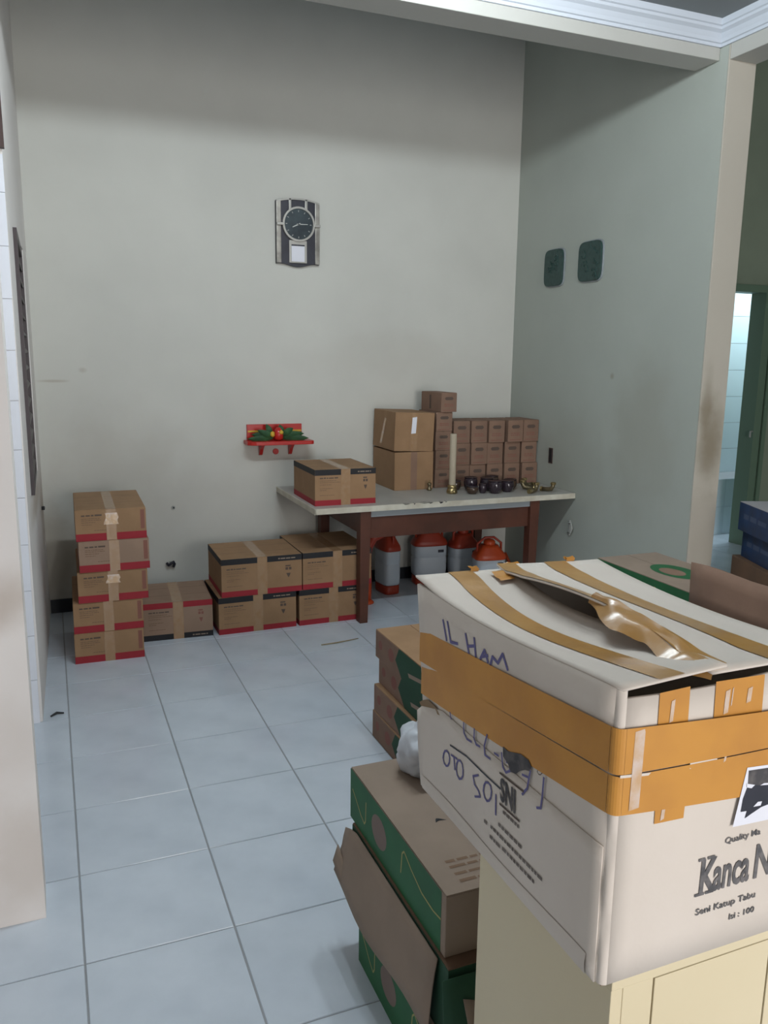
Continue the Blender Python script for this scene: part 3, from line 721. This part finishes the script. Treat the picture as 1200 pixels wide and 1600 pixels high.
# ================================================================= GREEN CARTONS
GG = 'green printed cartons stacked on the floor'
def green_side(t, w, d, h, side, style):
    F = fr(w,d,h,side); L_ = d if side in ('left','right') else w
    if style == 'full':
        m = MB(); rect(m, F, 0, 0, L_*.965, h*.985); m.build('green_panel', 'green', t, fix=False)
        m = MB(); c = (L_*.36, h*.50); poly(m, F, [(c[0]+.05*math.cos(k*math.pi/10), c[1]+.042*math.sin(k*math.pi/10)) for k in range(20)], .001); m.build('oval_print', 'oval', t, fix=False)
        def line(p, wd, nm):
            m = MB()
            for (a,b),(c_,e_) in zip(p, p[1:]):
                q = Vector((c_-a, e_-b)).normalized(); nx, ny = -q.y*wd, q.x*wd
                poly(m, F, [(a-nx,b-ny),(c_-nx,e_-ny),(c_+nx,e_+ny),(a+nx,b+ny)], .0011)
            m.build(nm, 'tan', t, fix=False)
        line([(L_*.03,h*.62),(L_*.08,h*.50),(L_*.14,h*.34),(L_*.185,h*.26),(L_*.20,h*.34),(L_*.205,h*.72)], .0022, 'tan_line')
        line([(L_*.60,h*.35),(L_*.61,h*.72),(L_*.63,h*.80),(L_*.70,h*.66),(L_*.80,h*.52),(L_*.90,h*.50),(L_*.965,h*.54)], .0022, 'tan_line')
    else:
        m = MB(); poly(m, F, [(L_*.50,0),(L_*.99,0),(L_*.99,h*.98),(L_*.44,h*.98),(L_*.38,h*.5)]); m.build('green_panel', 'green_dk', t, fix=False)
        poly(MB(), F, [(L_*.30+.03*math.cos(k*math.pi/6), h*.52+.028*math.sin(k*math.pi/6)) for k in range(12)]).build('red_print', 'ink_red', t, fix=False)
        m = MB(); poly(m, F, [(L_*.10+.02*math.cos(k*math.pi/6), h*.55+.02*math.sin(k*math.pi/6)) for k in range(12)]); m.build('red_print', 'ink_red', t, fix=False)
        m = MB(); poly(m, F, [(L_*.62,h*.3),(L_*.95,h*.55),(L_*.95,h*.68),(L_*.60,h*.42)], .001); m.build('pale_print', 'card_grey', t, fix=False)
# near pile: bottom, torn open middle with hanging flap, top
gx, gy0, gy1 = .702, -.708, -.128
t = carton('green_carton', 'bottom green-sided carton of the nearest pile, mostly under a hanging torn flap', 'box', .30, .57, .172, (.683+.15,-.25-.285,0), 0, GG, 'card_grey', tape=None); green_side(t,.30,.57,.172,'left','full')
t = carton('green_carton', 'torn-open green carton in the middle of the nearest pile with its big flap hanging out', 'box', .30, .58, .178, (.695+.15,-.16-.29,.1725), 0, GG, 'green_dk', tape=None, flap_mat='card_dark')
w,d,h = .30,.58,.178
def hang(u, v):
    y = .325-.575*u+.05*max(0,v-.35)*max(0,1-u*6); out = .004+.030*v**.8+.010*math.sin(u*5)*v; z = h-.003-.03*max(0,1-u/.12)*(1-v)-.165*v-.02*(u)*v+.006*math.sin(u*9+1)*v
    return (-w/2-out, y-.02*v*(1-u), z)
tag(MB().grid(hang, 14, 6, .003).build('hanging_flap', 'card_grey', t, True), 'grey-brown inner face of a torn flap hanging down')
MB().grid(lambda u, v: (-w/2-.030-.014*v+.006*u, .318-.055*u, h-.075-.045*u-.045*v), 4, 3, .003).build('torn_tab', 'card_grey', t, True)
MB().grid(lambda u, v: (-w/2-.02+.10*u, -d/2-.012-.05*v*(.3+u), h-.01-.13*v), 5, 4, .003).build('end_flap', 'green_dk', t, True)
MB().grid(lambda u, v: (-w/2+.02+.05*u, -d/2-.03-.03*v, h-.05-.05*v-.02*u), 3, 3, .003).build('torn_tab', 'card_grey', t, True)
MB().grid(lambda u, v: (-w/2+.03+.11*u, -d/2-.008-.055*v, .062-.035*v+.02*u), 3, 3, .003).build('torn_tab', 'card_red', t, True)
t = carton('green_carton', 'top green-sided carton of the nearest pile with a black tick on its brown lid', 'box', .30, .58, .146, (gx+.15,(gy0+gy1)/2,.3515), 0, GG, 'card_grey', tape=None); green_side(t,.30,.58,.146,'left','full')
T = fr(.30,.58,.146,'top'); m = MB(); r = random.Random(2)
for b in (.03,.055,.08,.10): blurb(m, T, .05, .16, b, .010, .0006, rnd=r)
m.build('red_lettering', 'ink_soft', t, fix=False)
m = MB(); poly(m, T, [(.098,.252),(.115,.262),(.106,.260),(.128,.254),(.112,.267),(.106,.269),(.102,.263)], .0008); m.build('black_tick', 'black', t, fix=False)
m = MB(); rect(m, T, .12, .012, .28, .018); rect(m, T, .10, .024, .28, .028); m.build('lid_line', 'ink_soft', t, fix=False)
# plastic bag on it
bag = thing('plastic_bag', 'crumpled white plastic bag on the near green carton behind the taped box', 'bag', (.875,-.225,.4985))
bm = bmesh.new(); bmesh.ops.create_icosphere(bm, subdivisions=4, radius=.075)
rb = random.Random(8)
from mathutils import noise
for v in bm.verts:
    n_ = noise.noise(v.co*22)*.026 + noise.noise(v.co*48+Vector((3,1,2)))*.010 + noise.noise(v.co*110)*.002; v.co += v.co.normalized()*n_; v.co.z *= 1.05; v.co.x *= .85
mz = min(v.co.z for v in bm.verts)
for v in bm.verts: v.co.z = max(v.co.z, mz*.75) - mz*.75
me = bpy.data.meshes.new('body'); bm.to_mesh(me); bm.free(); me.materials.append(M['bag']); me.shade_smooth()
o = bpy.data.objects.new('body', me); COL.objects.link(o); o.parent = bag
MB().tube([(0,0,.095),(.004,-.004,.115),(-.004,.004,.135)], [.02,.008,.02], 9).build('knot', 'bag', bag, True)

# middle pile of four
mx, my1 = 1.205, .966
for k, (dx, dy, z0, h, lb) in enumerate(((-.006,.0,0,.118,'lowest carton of the four-high pile behind the taped box'), (.0,-.004,.1185,.118,'second carton up in the four-high pile behind the taped box'),
        (.018,.0,.237,.117,'third carton up in the four-high pile behind the taped box'), (.006,.004,.3545,.119,'top carton with red-printed lid, of the pile behind the taped box'))):
    t = carton('green_carton', 'brown-and-green '+lb, 'box', .31, .56, h, (mx+dx+.155, my1+dy-.28, z0), math.radians((0,.6,-.6,0)[k]), GG, 'card_red', tape=None, flap_mat='card')
    green_side(t,.31,.56,h,'left','corner')
    if k == 3:
        T = fr(.31,.56,h,'top'); m = MB()
        poly(m, T, [(.17+.03*math.cos(q*math.pi/6), .40+.035*math.sin(q*math.pi/6)) for q in range(12)]); m.build('red_print', 'ink_red', t, fix=False); m = MB(); poly(m, T, [(.20,.42),(.30,.44),(.30,.46),(.19,.45)]); m.build('red_print', 'ink_red', t, fix=False)

# right hand pile behind the taped box
t = carton('carton', 'large brown carton on the floor carrying the green-sided carton by the pillar', 'box', .33, .58, .655, (2.185,.325,0), 0, None, 'card_red')
F = fr(.33,.58,.655,'left'); m = MB(); rect(m, F, .05, .1, .5, .13); m.build('print', 'ink', t, fix=False)
t = carton('green_carton', 'green-sided carton with a green oval on its lid beside the pillar', 'box', .295, .555, .142, (2.035+.1475,.05+.2775,.6555), math.radians(-.5), GG, 'card_red', tape=None, flap_mat='card_grey'); green_side(t,.295,.555,.142,'left','full')
T = fr(.295,.555,.142,'top'); m = MB(); poly(m, T, [(.15+.075*math.cos(k*math.pi/14), .27+.115*math.sin(k*math.pi/14)) for k in range(28)]); m.build('green_oval', 'green', t, fix=False)
m = MB(); poly(m, T, [(.135+.04*math.cos(k*math.pi/10), .27+.06*math.sin(k*math.pi/10)) for k in range(20)], .001); m.build('red_oval', 'card_red', t, fix=False)
ob = thing('open_carton', 'tall open brown carton with one flap standing up, right behind the taped box', 'box', (2.13,-.32,0), world=True)
bx = MB(); X0,X1,Y0,Y1,zt = 1.936,2.33,-.62,-.02,.79
bx.box(X0,Y0,0,X1,Y1,.005).box(X0,Y0,.005,X0+.006,Y1,zt).box(X1-.006,Y0,.005,X1,Y1,zt).box(X0+.006,Y0,.005,X1-.006,Y0+.006,zt).box(X0+.006,Y1-.006,.005,X1-.006,Y1,zt)
bx.build('body', 'card_red', ob)
MB().grid(lambda u, v: (X0+.003+.012*v*math.sin(u*3)-.004*v, Y1-(Y1-Y0)*u, zt+.001+.148*v+.004*math.sin(u*11)*v), 10, 3, .004).build('upright_flap', 'card_red', ob, True)
MB().grid(lambda u, v: (X1+.002+.10*v, Y1-(Y1-Y0)*u, zt-.12*v), 6, 3, .004).build('hanging_flap', 'card_red', ob, True)
m = MB().box(2.0,-.56,.55,2.27,-.08,.66); m.build('packed_goods', 'card_dark', ob, bevel=.01)
m = MB().box(2.0,-.56,.006,2.27,-.08,.5495); m.build('packed_goods', 'card_dark', ob, bevel=.01)

# blue cartons in the passage
ra = -.374; c, s_ = math.cos(ra), math.sin(ra)
def corner_loc(px, py, w, d, z):     # far left corner of a turned box -> its centre
    return (px + (w/2)*c - (-d/2)*s_*1, py + (w/2)*s_ + (-d/2)*c, z)
def blue(label, px, py, z, h, top):
    w, d = .36, .42
    t = carton('blue_carton', label, 'box', w, d, h, corner_loc(px,py,w,d,z), ra, 'blue cartons in the passage', 'blue', tape=None, flap_mat=top)
    F = fr(w,d,h,'left'); m = MB(); r = random.Random(3); blurb(m, F, .06, .35, h*.45, h*.2, .0008, rnd=r); m.build('pale_lettering', 'blue_pale', t, fix=False)
    return t
t = carton('carton', 'dark brown carton on the floor under the two blue cartons', 'box', .40, .46, .55, corner_loc(3.42,1.24,.40,.46,0), ra, None, 'card_dark')
blue('lower blue carton in the passage beyond the pillar', 3.44, 1.20, .5505, .15, 'card_dark')
blue('upper blue carton with pale wrapped lid in the passage beyond the pillar', 3.40, 1.20, .7015, .153, 'blue_top')

# ================================================================= CABINET
cb = thing('cabinet', 'cream painted cabinet carrying the big taped box', 'cabinet', (1.2,-1.07,0), world=True)
cx0, cx1, cy0, cy1 = .676, 1.75, -1.262, -.885
MB().box(cx0,cy0+.003,0,cx0+.02,cy1,.732).build('side_panel', 'cream', cb, bevel=.0015)
MB().box(cx1-.02,cy0+.003,0,cx1,cy1,.732).build('side_panel', 'cream', cb, bevel=.0015)
MB().box(cx0+.02,cy1-.012,.02,cx1-.02,cy1,.732).build('back_panel', 'cream', cb)
MB().box(cx0-.001,cy0+.001,.7325,cx1+.001,cy1+.001,.7495).build('top', 'cream', cb, bevel=.002)
MB().box(cx0+.02,cy0+.02,.06,cx1-.02,cy1-.013,.078).build('bottom', 'cream', cb)
MB().box(cx0+.0205,cy0+.003,0,.7495,cy0+.022,.732).build('stile', 'cream', cb, bevel=.0015)
MB().box(.7525,cy0+.003,.06,.972,cy0+.022,.729).build('door', 'cream', cb, bevel=.0015)
d2 = MB().box(.9755,cy0+.003,.06,1.35,cy0+.022,.729).build('door', 'cream', cb, bevel=.0015)
MB().box(1.3535,cy0+.003,.06,1.7285,cy0+.022,.729).build('door', 'cream', cb, bevel=.0015)
MB().box(.75,cy0+.023,.06,1.729,cy0+.03,.731).build('groove_backing', 'cream_groove', cb)

# ================================================================= BIG TAPED BOX
B0, B1 = .651, 1.035           # x range
N0, N1 = -1.266, -.708         # y range (near, far)
ZB, ZT = .75, 1.183
bb = thing('taped_box', 'big off-white box criss-crossed with orange tape on the cream cabinet', 'box', ((B0+B1)/2,(N0+N1)/2,ZB), world=True)
def SL(y, z):
    a = (y-N0)/(N1-N0); b = max(0, (z-ZB)/(ZT-ZB))
    return B0-.030*a*b - .003*math.sin(b*math.pi)*math.sin(a*math.pi)
def SF(x, z):
    a = (x-B0)/(B1-B0); b = (z-ZB)/(ZT-ZB); return N0-.004*math.sin(b*math.pi)*math.sin(min(1,a)*math.pi)
th = .006; RC = .010
def edge_top(a):   # height of the left wall's upper edge (a: 0 near .. 1 far)
    return ZT - .012*math.sin(min(1,a*1.05)*math.pi)**1.2*(.5+a) - .006*a
body = MB()
# left wall, rounded into front wall
def left_wall(u, v):
    y = N0+RC+(N1-N0-RC)*u; z = ZB+.003+(edge_top(u)-ZB-.003)*v; return (SL(y,z), y, z)
def front_wall(u, v):
    x = B0+RC+(B1-B0-RC)*u; z = ZB+.003+(ZT-.012-.004*math.sin(u*5)-ZB-.003)*v; return (x, SF(x,z), z)
def corner(u, v):
    z = ZB+.003+(ZT-.004-ZB)*v; a = u*math.pi/2; cr = .0022*math.sin(v*23)*math.sin(u*math.pi)
    return (B0+RC-(RC+cr)*math.cos(a), N0+RC-(RC+cr)*math.sin(a), z)
pan = lambda fn, nu, nv, nm, m='card_white': MB().grid(fn, nu, nv, th).build(nm, m, bb, True)
pan(lambda u,v: left_wall(1-u,v), 16, 10, 'left_panel'); pan(front_wall, 12, 8, 'front_panel')
MB().grid(corner, 6, 24).build('rounded_corner', 'card_white', bb, True)
MB().box(B0+.02,N1-.006,ZB+.003,B1-.006,N1,ZT-.004).build('far_panel', 'card_white', bb)
MB().box(B1-.006,N0+.004,ZB+.003,B1,N1,ZT-.018).build('right_panel', 'card_white', bb)
MB().box(B0+.004,N0+.004,ZB,B1-.004,N1-.004,ZB+.004).build('base', 'inner', bb)
# bottom fold strip and torn outer layer on the left
def bulge(y, z): return .0030 + (.004)*max(0,(y+.88)/.2)**1.5*max(0, 1-abs(z-.84)/.16)
def layer_top(y):
    if y > -.70: return .925-(y+.70)*1.1-max(0,(y+.685))*2.5
    return .928+min(.030, max(0,(-.70-y))*.32)
def outer(u, v):
    y = N0+.012+(-.690-N0-.012)*u; z = ZB+.002+(layer_top(y)-ZB-.002)*v; return (SL(min(y,N1),z)-bulge(y,z), y, z)
MB().grid(lambda u,v: outer(1-u,v), 26, 8, .0025).build('torn_outer_layer', 'card_white', bb, True)
m = MB(); m.add([(SL(y,z)-.0035,y,z) for y,z in ((-.70,.935),(-.715,.945),(-.74,.957),(-.775,.956),(-.79,.946),(-.77,.942),(-.74,.935),(-.715,.922))],[tuple(range(8))]); tag(m.build('tear', 'inner', bb, fix=False), 'dark torn gap at the far left')
MB().grid(lambda u,v: (lambda y,z: (SL(y,z)-bulge(y,z)-.0012-.002*math.sin(v*math.pi), y, z))(N0+.03+(-.70-N0-.03)*(1-u), ZB+.001+.030*v+.003*math.sin(u*8)*v), 22, 4).build('bottom_fold', 'card_white', bb, True)
def pl(y, z, e=.0009):   # point on the left face
    if z < .95 or False: return (SL(y,z)-bulge(y,z)-e, y, z)
    return (SL(y,z)-e, y, z)
def pl2(y, z, e=.0010): return (SL(y,z)-max(bulge(y,z),.003)-e, y, z)
def pf(x, z, e=.0010): return (x, SF(x,z)-e, z)
# orange tape band round left face, corner and front
def band(nm, zl0, zl1, zn0, zn1, zf0, zf1, e, m='tape_orange', xend=B1):
    mb = MB()
    mb.grid(lambda u,v: (lambda y: (SL(y,(zl0+(zn0-zl0)*u))-.0035-e, y, (zl0+(zn0-zl0)*u)+((zl1+(zn1-zl1)*u)-(zl0+(zn0-zl0)*u))*v))(N1-.002-(N1-N0-RC-.002)*u), 16, 2)
    mb.grid(lambda u,v: (B0+RC-(RC+.0035+e)*math.cos(u*math.pi/2), N0+RC-(RC+.0035+e)*math.sin(u*math.pi/2), zn0+(zn1-zn0)*v), 6, 2)
    mb.grid(lambda u,v: (lambda x: (x, SF(x,1)-.0035-e, zn0+(zf0-zn0)*u+((zn1+(zf1-zn1)*u)-(zn0+(zf0-zn0)*u))*v))(B0+RC+(xend-B0-RC)*u), 10, 2)
    return mb.build(nm, m, bb, False)
band('tape_band', 1.025, 1.090, 1.068, 1.132, 1.060, 1.112, .0004)
band('tape_band', .958, 1.024, 1.010, 1.0655, .985, 1.0585, .0002)
def fquad(nm, pts, m, e=.0045): return MB().add([pf(x,z,e) for x,z in pts], [tuple(range(len(pts)))]).build(nm, m, bb, fix=False)
fquad('tape_tab', [(.712,1.122),(.762,1.121),(.762,1.174),(.712,1.172)], 'tape_orange', .0012)
fquad('tape_tab', [(.806,1.117),(.893,1.114),(.893,1.172),(.806,1.174)], 'tape_orange', .0012)
fquad('tape_tab', [(.718,.985),(.767,.984),(.768,1.01),(.718,1.012)], 'tape_orange', .0012)
fquad('bare_slit', [(.768,1.0575),(.814,1.0555),(.815,1.064),(.768,1.068)], 'card_white', .0043)
fquad('bare_slit', [(.655,1.0645),(.70,1.0605),(.704,1.064),(.655,1.0685)], 'card_white', .0043)
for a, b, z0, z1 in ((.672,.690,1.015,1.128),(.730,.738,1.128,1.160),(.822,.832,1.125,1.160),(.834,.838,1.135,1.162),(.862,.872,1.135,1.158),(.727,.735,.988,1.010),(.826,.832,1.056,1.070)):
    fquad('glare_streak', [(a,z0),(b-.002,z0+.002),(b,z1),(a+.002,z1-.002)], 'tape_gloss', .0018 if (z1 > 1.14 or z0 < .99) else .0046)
m = MB()
for k in range(2): m.grid(lambda u,v: pf(B0+.02+(B1-B0-.03)*u, 1.0735-.004*u+.0016*v+(-.004 if k else .0)+.001*math.sin(u*9), .0042), 12, 1)
m.build('tape_crease', 'tape_brown', bb, fix=False)
# white label with black smears
fquad('paper_label', [(.854,.953),(1.0,.944),(.985,1.030),(.871,1.040)], 'paper', .0048)
fquad('black_smear', [(.874,1.035),(.983,1.026),(.99,1.000),(.955,.999),(.925,.995),(.875,1.012)], 'print', .0050)
fquad('black_smear', [(.875,1.012),(.925,1.004),(.99,1.004),(.99,.975),(.955,.985),(.935,.976),(.905,.973),(.885,.966),(.875,.962),(.878,.973),(.866,.974),(.868,.993)], 'navy', .0052)
fquad('white_gap', [(.872,1.016),(.888,1.011),(.882,1.007),(.873,1.010)], 'paper', .0054)
fquad('white_gap', [(.898,1.008),(.925,1.004),(.925,1.007),(.905,1.010)], 'paper', .0054)
fquad('white_gap', [(.889,.977),(.903,.976),(.905,.982),(.897,.983)], 'paper', .0054)
# front lettering
FF = (Vector((0,N0-.004,0)), Vector((1,0,0)), Vector((0,0,1)), Vector((0,-1,0)))
def flet(nm, text, a, b, size, bold, sx):
    vs_, fs_ = font(text, size, bold)
    MB().add([pf(a+x*sx, b+y, .0012) for x,y,_ in vs_], fs_).build(nm, 'ink_bold', bb, fix=False)
flet('quality_lettering', 'Quality Ma', .847, .926, .0135, .0002, 1.12)
flet('large_letter', 'K', .806, .856, .076, .0022, .60)
flet('large_lettering', 'anca', .8325, .856, .076, .0018, .50)
flet('large_letter', 'N', .908, .856, .076, .0020, .62)
for a0, a1, b in ((.801,.818,.853),(.820,.835,.853),(.802,.814,.9085),(.818,.831,.9085)):
    MB().add([pf(x,z,.0013) for x,z in ((a0,b),(a1,b),(a1,b+.0045),(a0,b+.0045))], [(0,1,2,3)]).build('letter_serif', 'ink_bold', bb, fix=False)
flet('small_lettering', 'Seni Katup Tabu', .806, .822, .0145, .0003, 1.18)
flet('small_lettering', 'Isi : 100', .871, .797, .0135, .0003, 1.18)
# marker handwriting on the left face (metres along y and z)
HW = [[(-.833,.971),(-.837,.96)],[(-.884,.974),(-.884,.955),(-.894,.948),(-.911,.95)],[(-.921,.979),(-.92,.96),(-.927,.953),(-.939,.955)],
 [(-.963,.987),(-.954,.963),(-.956,.948),(-.973,.949)],[(-.986,.966),(-.999,.967)],[(-1.008,.977),(-1.012,.954),(-1.021,.949),(-1.033,.958),(-1.03,.97),(-1.022,.968)],
 [(-1.067,.969),(-1.086,.973)],[(-1.088,.986),(-1.081,.953),(-1.068,.936)],[(-1.122,.992),(-1.12,.961),(-1.117,.94),(-1.107,.935)],
 [(-.827,.878),(-.825,.868),(-.819,.859),(-.811,.855),(-.804,.857),(-.8,.865),(-.803,.875),(-.809,.884),(-.817,.888),(-.824,.886),(-.827,.878)],[(-.833,.888),(-.856,.891)],[(-.844,.89),(-.846,.865)],
 [(-.878,.881),(-.877,.869),(-.871,.86),(-.862,.855),(-.855,.859),(-.852,.868),(-.854,.88),(-.86,.89),(-.868,.894),(-.875,.891),(-.878,.881)],
 [(-.933,.899),(-.915,.888),(-.919,.875),(-.933,.87),(-.939,.862),(-.92,.852)],
 [(-.977,.892),(-.975,.88),(-.969,.871),(-.961,.866),(-.954,.869),(-.95,.878),(-.952,.889),(-.958,.899),(-.967,.903),(-.974,.901),(-.977,.892)],[(-.991,.894),(-.99,.857)]]
NAME = [[(-.806,1.136),(-.818,1.102)],[(-.822,1.138),(-.833,1.104),(-.858,1.109)],[(-.885,1.136),(-.897,1.102)],[(-.913,1.138),(-.92,1.101)],[(-.892,1.116),(-.916,1.125)],
 [(-.933,1.108),(-.946,1.128),(-.957,1.111)],[(-.938,1.114),(-.956,1.122)],[(-.964,1.108),(-.97,1.125),(-.986,1.12),(-.999,1.14),(-1.014,1.119)]]
def strokes(nm, lines, wd, m, dz=0, e=.0012):
    mb = MB()
    for ln in lines:
        pts = []
        for a, b in zip(ln, ln[1:]):
            n = max(1, int(math.dist(a,b)/.012)); pts += [(a[0]+(b[0]-a[0])*k/n, a[1]+(b[1]-a[1])*k/n) for k in range(n)]
        pts.append(ln[-1])
        for a, b in zip(pts, pts[1:]):
            q = Vector((b[0]-a[0], b[1]-a[1])); q.normalize(); q *= wd; nx, ny = -q.y, q.x
            ex = q*.5
            quad = [(a[0]-nx-ex.x,a[1]-ny-ex.y),(b[0]-nx+ex.x,b[1]-ny+ex.y),(b[0]+nx+ex.x,b[1]+ny+ex.y),(a[0]+nx-ex.x,a[1]+ny-ex.y)]
            mb.add([pl2(y,z+dz,e) if z < .995 else (SL(y,z)-.0009,y,z+dz) for y,z in quad], [(0,1,2,3)])
    return mb.build(nm, m, bb, fix=False)
for a, b in ((0,1),(1,2),(2,3),(3,4),(4,5),(5,6),(6,8),(8,9),(9,10),(10,12),(12,13),(13,14),(14,15),(15,16)): strokes('handwritten_letter', HW[a:b], .0020, 'marker')
for a, b in ((0,1),(1,2),(2,5),(5,7),(7,8)): strokes('handwritten_letter', NAME[a:b], .0027, 'marker')
strokes('pen_line', [[(-.831,.906),(-.892,.914),(-.958,.912),(-1.005,.912)]], .0017, 'navy')
BL = [(-1.012,.99),(-1.028,.989),(-1.062,1.001),(-1.083,1.001),(-1.091,.994),(-1.086,.984),(-1.075,.981),(-1.061,.972),(-1.05,.961),(-1.035,.958),(-1.028,.967),(-1.013,.973)]
MB().add([pl2(y,z,.0016) for y,z in BL], [tuple(range(len(BL)))]).build('black_emblem', 'print', bb, fix=False)
strokes('registered_mark', [[(-1.11+.006*math.cos(k*.7),.997+.006*math.sin(k*.7)) for k in range(10)]], .0008, 'ink')
# boxed SNI mark
LF = (Vector((B0-.0065,-1.004,0)), Vector((0,-1,0)), Vector((0,0,1)), Vector((-1,0,0)))
def pmap(mb, vs, fs, y0, z0, sx): mb.add([pl2(y0-x*sx, z0+y, .0018) for x,y,_ in vs], fs)
m = MB(); v_, f_2 = font('SNI', .056, .0018); pmap(m, v_, f_2, -1.005, .894, .56); m.build('standard_mark', 'print', bb, fix=False)
strokes('mark_bar', [[(-1.004,.940),(-1.072,.943)]], .0018, 'ink', e=.0018); strokes('mark_bar', [[(-1.004,.885),(-1.062,.887)]], .0018, 'ink', e=.0018)
def lblurb(nm, rows):
    mb = MB(); r = random.Random(12)
    for y0, y1, z, h in rows:
        y = y0
        while y > y1:
            wd = r.uniform(h*.9, h*2.2)
            mb.add([pl2(y,z,.0014),pl2(y-wd,z,.0014),pl2(y-wd,z+h,.0014),pl2(y,z+h,.0014)],[(0,1,2,3)]); y -= wd+h*.4
    mb.build(nm, 'ink_faded', bb, fix=False)
lblurb('fine_print', [(-1.013,-1.060,.873,.0055),(-.998,-1.064,.842,.006),(-.951,-.962,.821,.006),(-.973,-1.118,.823,.006),(-.97,-1.0,.803,.006),(-1.01,-1.101,.805,.006)])
# top flaps
def zl_(u, a):    # left flap: u 0 hinge .. 1 seam ; a 0 near .. 1 far
    e = edge_top(a)+.004
    s = e + .006*u - .020*math.sin(u*math.pi*.9)*math.sin(min(1,a*1.1)*math.pi)*.6 + .010*max(0,a-.85)/.15*(1-u)
    return s + .004*max(0,(.12-a))/.12*u
def LFp(u, a, e=0):
    y = N0-.002+(N1+.012-N0)*a; x0 = SL(min(y,N1), ZT)+.001; x1 = .822+.01*math.sin(a*7)
    return (x0+(x1-x0)*u, y, zl_(u,a)+e)
def zr_(u, a):    # right flap: u 0 seam .. 1 hinge
    lift = .030*math.sin(max(0,min(1,(a-.12)/.8))*math.pi)**.8 + .010*max(0,(a-.8)/.2)
    return ZT+.006+lift*(1-u)**1.6 - .006*math.sin(u*math.pi)*math.sin(a*math.pi) - .016*u*math.sin(a*math.pi)**.8
def RFp(u, a, e=0):
    y = N0-.002+(N1+.008-N0)*a; x0 = .792+.012*math.sin(a*6+.5); x1 = B1
    return (x0+(x1-x0)*u, y, zr_(u,a)+e)
LFL = MB().grid(lambda u,v: LFp(u,v), 12, 24, .004).build('flap', 'card_white', bb, True); LFL['_o'] = tuple(bb['_o'])
RFL = MB().grid(lambda u,v: RFp(u,v), 12, 24, .004).build('flap', 'card_white', bb, True); RFL['_o'] = tuple(bb['_o'])
def stripe(nm, fn, u0, u1, a0, a1, m='tape_brown', wob=0):
    MB().grid(lambda u,v: fn(u0(v)+(u1(v)-u0(v))*u, a0+(a1-a0)*v, .0013+(wob*noise.noise(Vector((u*4,v*14,3))) if wob else 0)), 5, 30).build(nm, m, LFL if fn is LFp else RFL, True)
stripe('top_tape', LFp, lambda v: .34-.05*math.sin(v*3), lambda v: .58-.05*math.sin(v*3), .0, 1)
stripe('top_tape', RFp, lambda v: .47-.02*v, lambda v: .68-.02*v, 0, 1)
stripe('top_tape', RFp, lambda v: .0, lambda v: .17, .03, 1)
# torn tape curling over the seam near the front, and scraps at the far edge
def curl(u, v):
    a = .01+.47*v; p = RFp(.0, a); w_ = .012+.034*math.sin(v*math.pi*.95+.12)*(1+.3*math.sin(v*11))
    n_ = noise.noise(Vector((u*2.5,v*8,1)))*.007
    return (p[0]+.02-w_*u*1.15, p[1]+n_, p[2]+.004+n_*.7-.016*u*u)
MB().grid(curl, 8, 44).build('curled_tape', 'tape_brown', RFL, True)
MB().grid(lambda u,v: (LFp(.86-.16*u,.945-.08*v,.006+.002*math.sin(v*9))), 4, 6).build('torn_tape', 'tape_orange', bb, True)
for x, wd in ((.735,.018),(.815,.03),(.955,.02)):
    MB().grid(lambda u,v: (x+wd*u+.004*math.sin(v*7), N1+.006+.006*v, ZT+.004+.012*math.sin(v*2.6)+.004*noise.noise(Vector((u*5,v*3,x*9)))), 3, 4).build('tape_scrap', 'tape_orange', bb, True)
# clean temporary bookkeeping
for o in bpy.data.objects:
    if '_o' in o: del o['_o']
